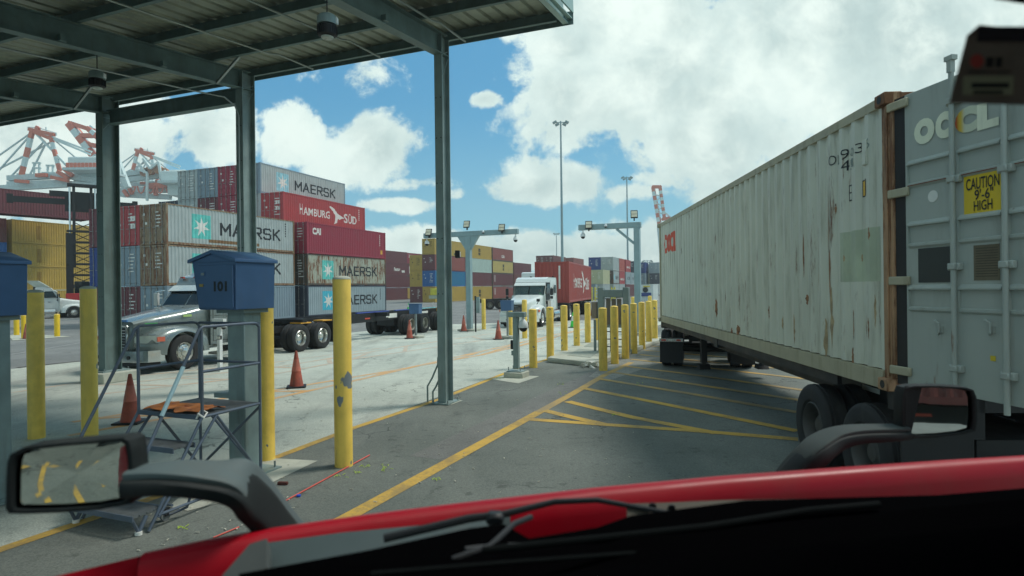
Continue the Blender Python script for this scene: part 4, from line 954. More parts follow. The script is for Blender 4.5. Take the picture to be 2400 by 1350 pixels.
# ---------------------------------------------------------------- ship-to-shore cranes far away
CW=M('crane_white_hazed',S(206,222,220),.6,var=.08); CRD=M('crane_red_hazed',S(208,112,88),.6,var=.08); CG=M('crane_grey_hazed',S(190,206,206),.6)  # paler than the real paint: distance haze is put into these colours
def crane(base,label): return thing('harbour_crane',label,'crane',base,0,'red and white harbour cranes')
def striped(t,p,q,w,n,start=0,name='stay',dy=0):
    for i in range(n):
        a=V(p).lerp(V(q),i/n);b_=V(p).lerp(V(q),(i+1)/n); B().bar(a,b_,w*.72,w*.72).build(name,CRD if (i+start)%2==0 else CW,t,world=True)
def PP(x,y,Z): return P(x,y,Z)
def bars(t,name,mat,L,Z,w,dd=0):
    b=B()
    for i,(x0,y0,x1,y1) in enumerate(L):
        b=B()
        for k in ((0,) if not dd else (0,dd)): b.bar(PP(x0,y0,Z+k+i*.05),PP(x1,y1,Z+k+i*.05),w*(.7+.011*i),w*(.7+.017*i))
        if dd:
            for f in(0,.33,.66,1): b.bar(PP(x0+(x1-x0)*f,y0+(y1-y0)*f,Z+i*.05),PP(x0+(x1-x0)*f,y0+(y1-y0)*f,Z+dd+i*.05),w*.4,w*.4)
        b.build(name,mat,t,world=True,smooth=0)
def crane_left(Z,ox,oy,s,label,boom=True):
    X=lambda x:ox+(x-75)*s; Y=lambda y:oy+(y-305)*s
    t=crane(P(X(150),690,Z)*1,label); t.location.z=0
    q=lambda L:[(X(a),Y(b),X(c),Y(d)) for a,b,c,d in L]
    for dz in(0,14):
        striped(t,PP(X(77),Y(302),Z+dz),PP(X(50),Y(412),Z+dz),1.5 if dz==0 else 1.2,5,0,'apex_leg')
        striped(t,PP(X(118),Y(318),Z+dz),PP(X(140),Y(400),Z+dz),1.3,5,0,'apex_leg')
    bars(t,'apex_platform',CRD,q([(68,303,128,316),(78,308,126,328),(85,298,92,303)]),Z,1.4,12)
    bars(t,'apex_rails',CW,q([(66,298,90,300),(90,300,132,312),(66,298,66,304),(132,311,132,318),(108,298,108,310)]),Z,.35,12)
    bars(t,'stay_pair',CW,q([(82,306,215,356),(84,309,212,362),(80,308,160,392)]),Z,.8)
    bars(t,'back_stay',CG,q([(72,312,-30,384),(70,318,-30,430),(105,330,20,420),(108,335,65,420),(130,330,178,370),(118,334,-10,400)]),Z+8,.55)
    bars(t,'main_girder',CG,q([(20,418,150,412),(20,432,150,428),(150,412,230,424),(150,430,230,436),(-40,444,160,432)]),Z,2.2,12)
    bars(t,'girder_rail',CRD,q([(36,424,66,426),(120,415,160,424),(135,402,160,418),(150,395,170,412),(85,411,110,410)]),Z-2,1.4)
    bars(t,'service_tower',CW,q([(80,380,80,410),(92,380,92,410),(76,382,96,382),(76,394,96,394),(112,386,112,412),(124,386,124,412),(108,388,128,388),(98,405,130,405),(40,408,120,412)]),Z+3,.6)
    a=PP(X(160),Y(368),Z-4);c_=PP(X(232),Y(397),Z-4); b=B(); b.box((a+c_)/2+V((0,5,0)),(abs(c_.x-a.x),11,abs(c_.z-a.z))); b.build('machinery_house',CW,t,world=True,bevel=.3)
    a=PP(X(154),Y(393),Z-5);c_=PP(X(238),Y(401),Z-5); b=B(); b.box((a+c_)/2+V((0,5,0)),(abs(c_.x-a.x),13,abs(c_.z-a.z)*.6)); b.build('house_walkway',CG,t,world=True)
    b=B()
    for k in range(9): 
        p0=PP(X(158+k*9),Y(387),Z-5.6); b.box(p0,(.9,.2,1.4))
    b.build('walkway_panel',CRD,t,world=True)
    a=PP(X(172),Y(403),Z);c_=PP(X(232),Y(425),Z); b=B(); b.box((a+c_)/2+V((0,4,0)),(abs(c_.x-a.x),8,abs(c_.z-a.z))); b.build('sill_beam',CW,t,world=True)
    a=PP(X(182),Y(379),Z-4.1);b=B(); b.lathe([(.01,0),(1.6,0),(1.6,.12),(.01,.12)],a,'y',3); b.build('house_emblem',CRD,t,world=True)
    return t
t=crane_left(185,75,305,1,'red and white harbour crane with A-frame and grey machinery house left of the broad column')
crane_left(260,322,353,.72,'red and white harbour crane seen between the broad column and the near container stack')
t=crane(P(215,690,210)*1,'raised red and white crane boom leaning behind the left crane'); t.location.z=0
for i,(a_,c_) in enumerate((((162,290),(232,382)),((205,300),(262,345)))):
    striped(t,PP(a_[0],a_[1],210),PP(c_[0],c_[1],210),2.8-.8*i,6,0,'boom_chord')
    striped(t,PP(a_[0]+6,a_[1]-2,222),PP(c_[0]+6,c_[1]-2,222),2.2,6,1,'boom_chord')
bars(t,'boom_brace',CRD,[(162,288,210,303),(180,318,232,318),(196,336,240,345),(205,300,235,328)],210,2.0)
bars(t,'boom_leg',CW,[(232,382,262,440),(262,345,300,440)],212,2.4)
# lattice clutter of gear below the third crane
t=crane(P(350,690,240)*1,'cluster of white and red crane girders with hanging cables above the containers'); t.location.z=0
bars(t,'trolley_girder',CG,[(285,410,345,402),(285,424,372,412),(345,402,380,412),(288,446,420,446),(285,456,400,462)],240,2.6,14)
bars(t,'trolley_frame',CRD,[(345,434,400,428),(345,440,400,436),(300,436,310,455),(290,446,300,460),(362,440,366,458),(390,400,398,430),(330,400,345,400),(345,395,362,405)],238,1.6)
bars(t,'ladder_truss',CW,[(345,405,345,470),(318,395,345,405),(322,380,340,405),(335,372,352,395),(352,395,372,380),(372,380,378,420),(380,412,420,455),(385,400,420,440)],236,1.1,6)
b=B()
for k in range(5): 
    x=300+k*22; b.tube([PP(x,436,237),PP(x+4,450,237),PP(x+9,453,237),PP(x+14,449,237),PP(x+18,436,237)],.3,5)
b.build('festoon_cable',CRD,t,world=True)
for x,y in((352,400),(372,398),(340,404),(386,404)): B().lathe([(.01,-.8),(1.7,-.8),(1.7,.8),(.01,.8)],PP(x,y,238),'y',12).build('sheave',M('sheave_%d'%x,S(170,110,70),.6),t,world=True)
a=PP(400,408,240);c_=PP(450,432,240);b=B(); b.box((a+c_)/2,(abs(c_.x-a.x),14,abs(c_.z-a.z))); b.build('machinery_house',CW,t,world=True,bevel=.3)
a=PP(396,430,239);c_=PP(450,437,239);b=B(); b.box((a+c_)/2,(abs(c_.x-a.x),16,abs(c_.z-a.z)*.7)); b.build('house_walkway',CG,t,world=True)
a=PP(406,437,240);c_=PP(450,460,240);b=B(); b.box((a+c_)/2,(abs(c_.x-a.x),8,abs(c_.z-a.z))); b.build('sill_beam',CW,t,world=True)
# crane at the right, boom up
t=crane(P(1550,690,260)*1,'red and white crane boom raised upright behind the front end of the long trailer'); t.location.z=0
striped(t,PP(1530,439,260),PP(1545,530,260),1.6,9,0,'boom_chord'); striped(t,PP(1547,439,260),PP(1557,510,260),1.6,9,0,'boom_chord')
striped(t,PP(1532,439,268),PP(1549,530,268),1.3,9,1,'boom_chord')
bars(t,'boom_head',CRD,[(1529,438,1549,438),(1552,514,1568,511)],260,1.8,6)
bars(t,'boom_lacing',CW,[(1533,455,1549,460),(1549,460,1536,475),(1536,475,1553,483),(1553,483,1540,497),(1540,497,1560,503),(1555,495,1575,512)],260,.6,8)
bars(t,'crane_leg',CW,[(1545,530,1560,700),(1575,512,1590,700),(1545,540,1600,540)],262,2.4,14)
# ---------------------------------------------------------------- vehicles
def tyre_m(r=.52,w=.27):
    def f():
        b=B(); h=w/2; b.lathe([(r*.56,-h*.75),(r*.62,-h*.95),(r*.86,-h),(r*.96,-h*.86),(r*.99,-h*.7),(r*.975,-h*.42),(r*1.0,-h*.38),(r*.975,-h*.04),(r*.975,h*.04),(r*1.0,h*.38),(r*.975,h*.42),(r*.99,h*.7),(r*.96,h*.86),(r*.86,h),(r*.62,h*.95),(r*.56,h*.75)],(0,0,0),'y',36,cap=False); return b.mesh('tyre',35)
    return cached(('tyre',r,w),f)
def rim_m(dish,r=.52):
    def f():
        b=B()
        if dish: # deep rear rim, outer side +y
            b.lathe([(r*.57,.11),(r*.54,.125),(r*.51,.10),(r*.47,-.05),(r*.26,-.09),(r*.24,.02),(r*.17,.05),(.001,.055)],(0,0,0),'y',28,cap=False)
            rr,y0=.36,-.085
        else:
            b.lathe([(r*.57,.10),(r*.545,.115),(r*.52,.08),(r*.44,.05),(r*.42,.075),(r*.27,.10),(r*.25,.14),(r*.18,.155),(.001,.16)],(0,0,0),'y',28,cap=False); rr,y0=.345,.08
        for k in range(10): a=k*math.pi/5; b.cyl((rr*r*math.cos(a),y0,rr*r*math.sin(a)),(rr*r*math.cos(a),y0+.04,rr*r*math.sin(a)),.018,n=6)
        return b.mesh('rim',35)
    return cached(('rim',dish,r),f)
def hole_m(dish,r=.52):
    def f():
        b=B()
        for k in range(10 if not dish else 5):
            n=10 if not dish else 5; a=(k+.5)*2*math.pi/n; q=.48*r if not dish else .36*r; y=.066 if not dish else -.069
            b.cyl((q*math.cos(a),y,q*math.sin(a)),(q*math.cos(a),y+.004,q*math.sin(a)),.028,n=8)
        return b.mesh('rim_holes',0)
    return cached(('hole',dish,r),f)
def wheel(t,x,y,r=.52,dish=False,rim=ALU,dual=False,out=1,w=.27):
    o=inst('wheel',tyre_m(r,w),RUBBER,t,(x,y,r)); o.rotation_euler=(0,0,0 if out>0 else math.pi)
    q=inst('rim',rim_m(dish,r),rim,o); inst('rim_holes',hole_m(dish,r),BLACK,o)
    if dual: inst('wheel',tyre_m(r,w),RUBBER,t,(x,y-out*.32,r))
    return o
def ring(x,hw,z0,z1,r=.15,n=4,top=None):
    top=top or hw; pts=[]
    for cx,cz,a0 in((top-r,z1-r,0),(-(top-r),z1-r,90),(-(hw-r),z0+r,180),(hw-r,z0+r,270)):
        for k in range(n+1):
            a=rad(a0+90*k/n); pts.append((x,cx+r*math.cos(a),cz+r*math.sin(a)))
    return pts
def tractor(loc,h,pm,label,ws0=1.84,ws1=2.46,roof=2.95,back=-3.1,drive=(-5.0,-6.3),style='white',rimr=ALU,name='truck_tractor',flapz=.62,openglass=False):
    t=thing(name,label,'truck',loc,math.atan2(h.y,h.x))
    hx=-1.05
    b=B(); b.loft([ring(1.22,.50,.62,1.34,.12),ring(1.16,.60,.6,1.47,.16),ring(.6,.72,.6,1.60,.18),ring(-.3,.86,.6,ws0-.12,.2),ring(hx,.95,.6,ws0+.03,.2)]); b.build('hood',pm,t,smooth=50)
    # fenders with wheel arches
    arc=[(.63*math.cos(rad(a)),.5+.63*math.sin(rad(a))) for a in range(0,181,12)]
    out=[(1.12,.62),(1.16,.86),(1.05,1.05),(.72,1.24),(.25,1.34),(-.3,1.32),(-.75,1.2),(-1.02,.95),(-1.08,.5)]
    prof_=[(.63,.5)]+arc[1:]+out[::-1]
    for s in(-1,1):
        b=B(); 
        A0=arc; n=len(A0); O=[]
        for i in range(n):
            tt=i/(n-1)*(len(out)-1); k=min(int(tt),len(out)-2); f=tt-k; O.append((out[k][0]*(1-f)+out[k+1][0]*f,out[k][1]*(1-f)+out[k+1][1]*f))
        rings=[]
        for (ix,iz),(ox,oz) in zip(A0,O):
            m_=((ix+ox)/2,(iz+oz)/2)
            rings.append([(ix,s*.5,iz),(ix,s*1.19,iz),(ix*.97+ox*.03,s*1.22,iz*.97+oz*.03),(m_[0],s*1.19,m_[1]),(ox*.93,s*1.06,oz*.96),(ox,s*.5,oz)])
        b.loft(rings); b.build('fender',pm,t,smooth=60)
        # headlights
        b=B(); b.loft([[(1.19,s*.66,.88),(1.19,s*.66,1.06),(1.2,s*.64,1.0),(1.2,s*.64,.9)],[(1.06,s*1.0,.86),(1.04,s*1.0,1.08),(1.05,s*.98,1.05),(1.06,s*.98,.88)],[(.86,s*1.2,.88),(.84,s*1.2,1.06),(.84,s*1.16,1.04),(.86,s*1.16,.9)]]); hl=b.build('headlight',M('headlight_glass',S(196,204,196),.15) if 'hl' not in CACHE else CACHE['hl'],t); CACHE['hl']=hl.material_slots[0].material
        b=B(); b.box((.82,s*1.2,.97),(.22,.03,.13),rz=-s*.15); b.build('turn_signal',M('signal_orange',S(214,110,84),.3) if 'ts' not in CACHE else CACHE['ts'],t)
        if s==1: CACHE['ts']=bpy.data.materials.get('signal_orange')
        wheel(t,0,s*1.06,dish=False,out=s,rim=rimr)
    # grille
    b=B(); b.loft([ring(1.225,.40,.70,1.30,.08),ring(1.262,.40,.70,1.30,.08)]); gr=b.build('grille',BLACK,t)
    for k in range(7): B().bb((1.262,-.38,.75+k*.078),(1.28,.38,.775+k*.078)).build('grille_bar',CHROME,gr)
    b=B(); 
    for y in(-.43,.43): b.bb((1.2,y-.035,.66),(1.285,y+.035,1.36))
    b.bb((1.2,-.43,1.32),(1.285,.43,1.39)); b.build('grille_surround',CHROME,t,bevel=.02)
    # bumper
    b=B(); bm_=[(-1.2,.85),(-1.1,1.15),(-.8,1.33),(0,1.4),(.8,1.33),(1.1,1.15),(1.2,.85)]
    b.loft([[(x,y,.34),(x,y,.66),(x-.2,y*.95,.66),(x-.2,y*.95,.34)] for y,x in bm_]); b.build('bumper',CHROME if style=='grey' else pm,t,smooth=30)
    B().bb((.7,-1.05,.2),(1.2,1.05,.33)).build('air_dam',BLACK,t,bevel=.02)
    for y in(-.6,.6): B().cyl((1.36,y,.48),(1.375,y,.48),.05,n=12).build('fog_light',BLACK,t)
    # cab and sleeper
    zr=roof; x1=hx-.36
    pr=[(hx,.62),(hx,ws0),(x1,ws1),(x1-.12,ws1+.07),(x1-.35,zr-.12),(x1-.75,zr),(back+.12,zr),(back,zr-.12),(back,.75),(back+.4,.62)]
    b=B(); n=len(pr); 
    b.loft([[(x,-.98,z*.985+.01) for x,z in pr],[(x,-1.06,z) if z<2.1 else (x,-1.0,z) for x,z in pr],[(x,1.06,z) if z<2.1 else (x,1.0,z) for x,z in pr],[(x,.98,z*.985+.01) for x,z in pr]])
    if openglass: b.f=[f for f in b.f if not (len(f)==4 and sorted(i%n for i in f)==[1,1,2,2])]
    b.build('cab',pm,t,smooth=30)
    # windshield halves
    d=V((x1-hx,0,ws1-ws0)).normalized(); nn=V((d.z,0,-d.x)); 
    for s in(-1,1):
        a=V((hx,0,ws0))+nn*.008+d*.02; c_=V((x1,0,ws1))+nn*.008-d*.0
        b=B(); q=[a+V((0,s*.03,0)),a+V((0,s*.95,0)),c_+V((0,s*.90,0)),c_+V((0,s*.03,0))]; b.add(q+[p-nn*.006 for p in q],[(0,1,2,3),(7,6,5,4),(0,4,5,1),(1,5,6,2),(2,6,7,3),(3,7,4,0)]); b.build('windshield',GLASS,t,smooth=0)
        b=B(); pts=[(hx-.22,ws0+.08),(x1-.18,ws1+.05),(x1-.75,ws1+.05),(x1-.75,ws0+.08)]; b.prism(pts,lambda x,z,y:(x,y,z),s*1.045,s*1.0665); b.build('side_window',GLASS,t)
        b=B(); b.bb((back+.35,s*1.04,ws0+.1),(back+.75,s*1.0645,ws1)); b.build('sleeper_window',GLASS,t) if style=='white' else None
        b=B(); 
        for xa,za,xb,zb in((hx-.1,.75,hx-.1,ws0),(x1-.85,.75,x1-.85,zr-.2),(hx-.1,.75,x1-.85,.75)): b.bar((xa,s*1.062,za),(xb,s*1.062,zb),.012,.012)
        b.build('door_seam',BLACK,t); B().bb((x1-.55,s*1.06,1.5),(x1-.35,s*1.09,1.54)).build('door_handle',BLACK,t)
        b=B(); b.bb((hx-.22,s*1.42-.09,ws0),(hx-.12,s*1.42+.09,ws0+.42)); b.bb((hx-.22,s*1.42-.08,ws0-.22),(hx-.12,s*1.42+.08,ws0-.05)); mm=b.build('mirror',BLACK if style=='white' else WHITEPL,t,bevel=.02)
        b=B(); b.tube([(hx-.17,s*1.05,ws0+.5),(hx-.17,s*1.42,ws0+.47),(hx-.17,s*1.42,ws0-.3),(hx-.17,s*1.05,ws0-.32)],.018,6); b.build('mirror_arm',CHROME,mm)
        B().cyl((back+1.5,s*.95,.62),(back+.15,s*.95,.62),.31,n=24).build('fuel_tank',CHROME,t)
        b=B(); b.bb((hx-.15,s*.8,.32),(x1-.75,s*1.2,.40)); b.bb((hx-.15,s*.95,.6),(x1-.6,s*1.18,.66)); b.build('cab_step',ALU,t)
        b=B(); b.bb((back-.2,s*.8,.35),(back+.1,s*1.18,.85)); 
        for k in range(3): b.bb((back-.35,s*.85,.4+.2*k),(back-.2,s*1.15,.43+.2*k))
        b.build('side_step',ALU,t)
        for x in drive: wheel(t,x,s*1.09,dish=True,dual=True,out=s,rim=rimr,w=.28)
        b=B(); b.box((drive[-1]-.75,s*.93,flapz),(.02,.62,.85 if flapz>.6 else .6)); b.build('mud_flap',BLACK,t)
        b=B(); b.tube([(.45,s*.95,1.33),(.55,s*1.08,1.52),(.75,s*1.12,1.56)],.02,6); b.bb((.7,s*1.12-.09,1.5),(.8,s*1.12+.09,1.66)); b.build('hood_mirror',BLACK,t) if style=='white' else None
    # roof markers, visor
    vm=pm if style=='white' else CHROME
    b=B(); b.loft([[(x1+.13,y,ws1-.02),(x1-.1,y*.98,ws1+.16),(x1-.14,y*.98,ws1+.14),(x1+.08,y,ws1-.05)] for y in(-1.0,0,1.0)]); b.build('sun_visor',vm,t,smooth=0)
    for y in(-.8,-.22,0,.22,.8): B().box((x1-.28,y,zr-.12 if style!='white' else ws1+.17),(.07,.13,.05)).build('marker_light',M('marker_red',S(206,84,70),.3) if 'mk' not in CACHE else CACHE['mk'],t); CACHE['mk']=bpy.data.materials.get('marker_red')
    # chassis
    b=B()
    for y in(-.42,.42): b.bb((.9,y-.04,.72),(drive[-1]-.7,y+.04,.98))
    for x in(drive[0]+.9,drive[0]-.65,drive[-1]-.6): b.bb((x-.05,-.42,.76),(x+.05,.42,.94))
    for x in drive: b.cyl((x,-1.1,.5),(x,1.1,.5),.09,n=10)
    b.cyl((0,-1.0,.5),(0,1.0,.5),.07,n=10); b.build('frame_rails',BLACK,t)
    b=B(); b.lathe([(.05,0),(.5,0),(.52,.06),(.05,.07)],(drive[0]-.55,0,1.05),'z',20); b.bb((drive[0]-.9,-.42,.97),(drive[0]-.2,.42,1.05)); b.build('fifth_wheel',BLACK,t)
    for y in(-.75,.75): B().cyl((back-.08,y,.9),(back-.08,y,zr+.1),.06,n=12).build('exhaust_stack',CHROME if style=='grey' else BLACK,t)
    return t
def chassis(loc,h,L,axles,label,col=BLACK,hgt=1.18,rim=DULLRIM,legs=-2.9,goose=True,rail=None,name='trailer_chassis'):
    t=thing(name,label,'trailer',loc,math.atan2(h.y,h.x)); b=B()
    for y in(-.5,.5):
        z1=hgt; b.bb((-3.2 if goose else 0,y-.05,z1-.42),(-L,y+.05,z1-.02))
        if goose: b.bb((0,y-.05,z1-.16),(-3.2,y+.05,z1-.02)); b.prism([(-3.2,z1-.02),(-2.3,z1-.02),(-3.2,z1-.42)],lambda x,z,yy:(x,yy,z),y-.049,y+.049)
    for k in range(int(L/1.1)): b.bb((-.3-k*1.1,-.5,hgt-.14),(-.38-k*1.1,.5,hgt-.05))
    b.build('main_frame',col,t,smooth=0)
    for x in(-.12,-L+.12,-L*.48): B().bb((x-.12,-1.2,hgt-.17),(x+.12,1.2,hgt-.003)).build('bolster',col,t)
    if legs:
        for y in(-.7,.7):
            b=B(); b.bb((legs-.07,y-.07,.4),(legs+.07,y+.07,hgt-.1)); b.bb((legs-.045,y-.045,.3),(legs+.045,y+.045,.5)); b.prism([(legs-.16,.24),(legs+.16,.24),(legs+.07,.36),(legs-.07,.36)],lambda x,z,yy:(x,yy,z),y-.13,y+.13); b.build('landing_leg',col,t)
        B().cyl((legs,-.7,.7),(legs,.7,.7),.03,n=8).build('leg_cross_shaft',col,t)
    for x in axles:
        B().cyl((x,-1.1,.5),(x,1.1,.5),.08,n=10).build('axle',col,t)
        for s in(-1,1): wheel(t,x,s*1.09,dish=True,dual=True,out=s,rim=rim,w=.28); 
    b=B(); b.bb((min(axles)-.6,-.48,.5),(max(axles)+.6,.48,.8)); b.build('bogie',col,t)
    for s in(-1,1): B().box((min(axles)-.7,s*.93,.55),(.02,.6,.75)).build('mud_flap',BLACK,t)
    b=B(); b.bb((-L-.02,-1.0,.5),(-L+.1,1.0,.62)); 
    for y in(-.6,.6): b.bb((-L,y-.05,.6),(-L+.08,y+.05,hgt-.2))
    b.build('rear_bumper',col,t)
    for k in range(6):
        for s in(-1,1): B().bb((-1.5-k*L/7,s*.553,hgt-.28),(-1.9-k*L/7,s*.558,hgt-.22)).build('reflector_strip',LWHITE if k%2 else LRED,t)
    return t
# grey conventional tractor heading towards the camera with an empty three axle trailer
hg=-V((math.sin(rad(20)),math.cos(rad(20)),0)); gp=G(430,866); left_g=V((-hg.y,hg.x,0)); go=V((gp.x,gp.y,0))-left_g*1.1
tg=tractor(go,hg,GREYP,'grey long-nosed truck with chrome bumper passing behind the ladder',ws0=1.86,ws1=2.36,roof=2.9,back=-3.35,drive=(-5.1,-6.4),style='grey')
# hood stickers and sleeper fairing
B().bb((.55,.741,1.36),(.95,.75,1.42)).build('green_sticker',M('sticker_green',S(70,180,80),.5),tg); B().bb((-.5,.88,1.55),(-.2,.895,1.62)).build('pale_sticker',M('sticker_lime',S(170,200,120),.5),tg)
B().bb((1.17,-.35,1.47),(1.2,.35,1.53)).build('blue_hood_band',M('band_blue',S(90,140,205),.4),tg)
b=B()
for s in(-1,1): b.prism([(-3.36,.9),(-3.36,3.0),(-3.46,3.12),(-3.72,2.9),(-3.66,.9)],lambda x,z,y:(x,y,z),s*1.19,s*1.215)
b.build('side_fairing',GREYP,tg)
b=B(); b.loft([ring(-2.0,.9,2.6,2.85,.1),ring(-2.6,1.05,2.4,3.2,.15),ring(-3.4,1.15,1.0,3.28,.15)]); b.build('sleeper',GREYP,tg)
b=B()
for s in(-1,1): b.bb((-5.7,s*.7,1.05),(-5.1,s*1.2,1.09)); b.bb((-7.0,s*.75,1.08),(-6.4,s*1.2,1.12))
b.build('yellow_fender',M('fender_yellow',S(220,160,50),.5),tg)
te=chassis(go+hg*-5.2,hg,12.6,(-8.3,-9.7,-11.6),'empty black container trailer with three axles behind the grey truck',rim=DULLRIM,legs=-2.8,hgt=1.22)
for nm_,x0,x1_,mt in(('top_rail_blue',-4.5,-7.2,M('rail_blue',S(66,84,160),.5)),('top_rail_blue',-7.8,-9.6,bpy.data.materials['rail_blue']),('top_rail_cyan',-10.2,-12.2,M('rail_cyan',S(110,190,200),.5))): B().bb((x0,.45,1.225),(x1_,.56,1.27)).build(nm_,mt,te)
B().bb((-12.25,-1.22,1.05),(-12.62,1.22,1.21)).build('rear_bolster_yellow',M('bolster_yellow',S(224,160,50),.5),te); B().bb((-7.1,.558,.9),(-7.9,.566,1.12)).build('number_plate',LWHITE,te); B().bb((-9.9,.558,.98),(-11.2,.566,1.1)).build('warning_plate',LWHITE,te)
B().bb((-12.63,.9,.75),(-12.72,1.15,1.05)).build('yellow_strap',bpy.data.materials['bolster_yellow'],te)
# white tractor with red container
aw=rad(14.6); hw_=-V((math.sin(aw),math.cos(aw),0)); lw=V((-hw_.y,hw_.x,0)); cc_=V((3.97,42.0,0)); a2=rad(18); h2=-V((math.sin(a2),math.cos(a2),0)); l2_=V((-h2.y,h2.x,0)); axc=cc_-lw*(W/2)-hw_*.9+h2*7.6
tw=tractor(axc,h2,WHITE,'white truck facing the camera with silver grille, carrying a red container',style='white',drive=(-6.0,-7.3),back=-4.15,openglass=True)
B().box((-2.0,1.068,1.25),(.75,.006,.6)).build('masked_panel',M('door_panel_grey',S(170,166,156),.6),tw)
ta=chassis(cc_-lw*(W/2)+hw_*.1,hw_,12.3,(-9.6,-10.9),'container trailer under the red container behind the white truck',hgt=1.2,legs=-3.1)
ctr=container(cc_+V((0,0,1.21)),aw,L40,2.896,'truckred','red HAMBURG SÜD container on the trailer behind the white truck',front=True); hamburg_side(ctr,L40,2.896)
b=B(); b.add([(.0,.62,1.0),(.0,.74,1.0),(.0,.74,2.6),(.0,.62,2.6)],[(0,1,2,3)]); b.build('code_strip',LWHITE,ctr,smooth=0,norm=False)
# driver behind the windshield
def person(loc,rz,label,shirt,parent=None):
    t=thing('person',label,'person',loc,rz)
    me=bpy.data.meshes.new('person_body'); J=[(0,0,0),(.02,0,.28),(.03,0,.5),(.02,0,.6),(.03,0,.72),(.05,0,.84),(.03,.2,.5),(.12,.27,.28),(.38,.2,.3),(.03,-.2,.5),(.12,-.27,.28),(.38,-.2,.3),(.2,.1,-.02),(.45,.12,0),(.2,-.1,-.02),(.45,-.12,0),(.5,.12,-.3),(.5,-.12,-.3)]
    E_=[(0,1),(1,2),(2,3),(3,4),(4,5),(2,6),(6,7),(7,8),(2,9),(9,10),(10,11),(0,12),(12,13),(0,14),(14,15),(13,16),(15,17)]
    Rr=[.15,.16,.15,.06,.095,.09,.07,.05,.035,.07,.05,.035,.09,.07,.09,.07,.05,.05]
    me.from_pydata(J,E_,[]); o=bpy.data.objects.new('body',me); COL.objects.link(o); md=o.modifiers.new('s','SKIN'); 
    for i,sv in enumerate(me.skin_vertices[0].data): sv.radius=(Rr[i],Rr[i]*1.15); sv.use_root=(i==0)
    o.modifiers.new('u','SUBSURF').levels=1; o.modifiers['u'].render_levels=1; me.materials.append(shirt); o.parent=t
    b=B(); b.lathe([(.001,-.13),(.07,-.11),(.1,-.02),(.105,.06),(.08,.13),(.001,.15)],(.04,0,.8),'z',16,cap=False); b.build('head',M('skin',S(150,105,80),.6),t)
    b=B(); b.lathe([(.108,.04),(.112,.08),(.085,.15),(.001,.17)],(.02,0,.8),'z',16,cap=False); b.build('hair',BLACK,t); return t
person(axc+h2*(-1.95)+l2_*.5+V((0,0,1.28)),math.atan2(h2.y,h2.x),'driver in a green vest seated behind the windshield of the white truck',M('vest_green',S(110,190,90),.7))
GL2=bpy.data.materials.new('clear_tinted_glass'); GL2.use_nodes=True; bs=GL2.node_tree.nodes['Principled BSDF']; bs.inputs['Base Color'].default_value=(.12,.2,.2,1); bs.inputs['Roughness'].default_value=.03; bs.inputs['Transmission Weight'].default_value=.0
bs.inputs['Alpha'].default_value=.25
for c in tw.children:
    if c.name.startswith('windshield'): c.material_slots[0].material=GL2
# a dark cab interior so that the glass shows depth: dash and seat back stand in front of the cab shell
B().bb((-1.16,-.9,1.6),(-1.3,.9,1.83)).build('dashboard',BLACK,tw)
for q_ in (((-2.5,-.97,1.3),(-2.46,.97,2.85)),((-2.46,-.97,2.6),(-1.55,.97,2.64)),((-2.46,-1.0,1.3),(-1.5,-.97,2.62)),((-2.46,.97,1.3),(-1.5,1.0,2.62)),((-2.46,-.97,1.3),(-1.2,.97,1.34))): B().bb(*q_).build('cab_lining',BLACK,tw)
# white high roof truck farther back
tb_=tractor(V((1.55,62,0)),hw_,WHITE,'white high-roofed truck half hidden behind the white truck cab',roof=3.95,style='white',name='truck_tractor')
# far empty chassis
chassis(P(1114,728,66)*1-V((0,0,P(1114,728,66).z)),V((-1,-.12,0)),7.5,(-1.5,-2.7),'black empty chassis parked far behind the sign gantry',legs=-5.5,goose=False,hgt=1.15)
# far-left white tractor seen from its side
hh=V((math.sin(rad(56)),math.cos(rad(56)),0)); q=G(174,745); rt=V((hh.y,-hh.x,0))
tl=tractor(V((q.x,q.y,0))-rt*1.1,hh,WHITE,'white truck without a trailer driving past the yellow containers on the left',style='white',back=-2.9,drive=(-4.7,-5.9))
b=B(); b.prism([(-1.9,2.93),(-2.7,3.5),(-3.6,3.5),(-2.95,2.93)],lambda x,z,y:(x,y,z),-1.0,1.0); b.build('roof_deflector',M('deflector',S(170,180,170),.5),tl)
# ---------------------------------------------------------------- the long OOCL container on its trailer
dh=V((.0603,.9982,0)).normalized(); lh=V((-dh.y,dh.x,0)); NL=V((3.655,5.84,0)); o0=NL-lh*W; BZ=1.255; HH=2.896
t=thing('container','long weathered grey OOCL container with rusty corner post and its door swung open','shipping container',V((o0.x,o0.y,BZ)),math.atan2(dh.y,dh.x)); oc=t
OG=M('oocl_grey',S(214,216,200),.5,0,var=.06,scale=.8,rust=.50,dirt=.5,grime=(.2,.19,.12,1),bump=.05); ORU=M('oocl_post_rust',S(176,138,104),.75,0,var=.2,rust=.93,dirt=.5,bump=.4); ORA=M('oocl_rail',S(178,172,146),.6,0,var=.1,rust=.35,dirt=.5,grime=(.2,.15,.08,1))
L=L40
corr(L,.19,HH-.1,W,-1).build('side_panel',OG,t,smooth=0,norm=False); corr(L,.19,HH-.1,0,1).build('side_panel',OG,t,smooth=0,norm=False)
B().bb((.1,.05,HH-.05),(L-.1,W-.05,HH-.02)).build('roof_panel',OG,t); B().bb((.1,.05,.13),(L-.1,W-.05,.16)).build('floor',ORA,t)
for y in(.002,W-.062):
    B().bb((.17,y,.0),(L-.17,y+.06,.175)).build('bottom_rail',ORA,t); B().bb((.17,y,HH-.1),(L-.17,y+.06,HH-.005)).build('top_rail',ORA,t)
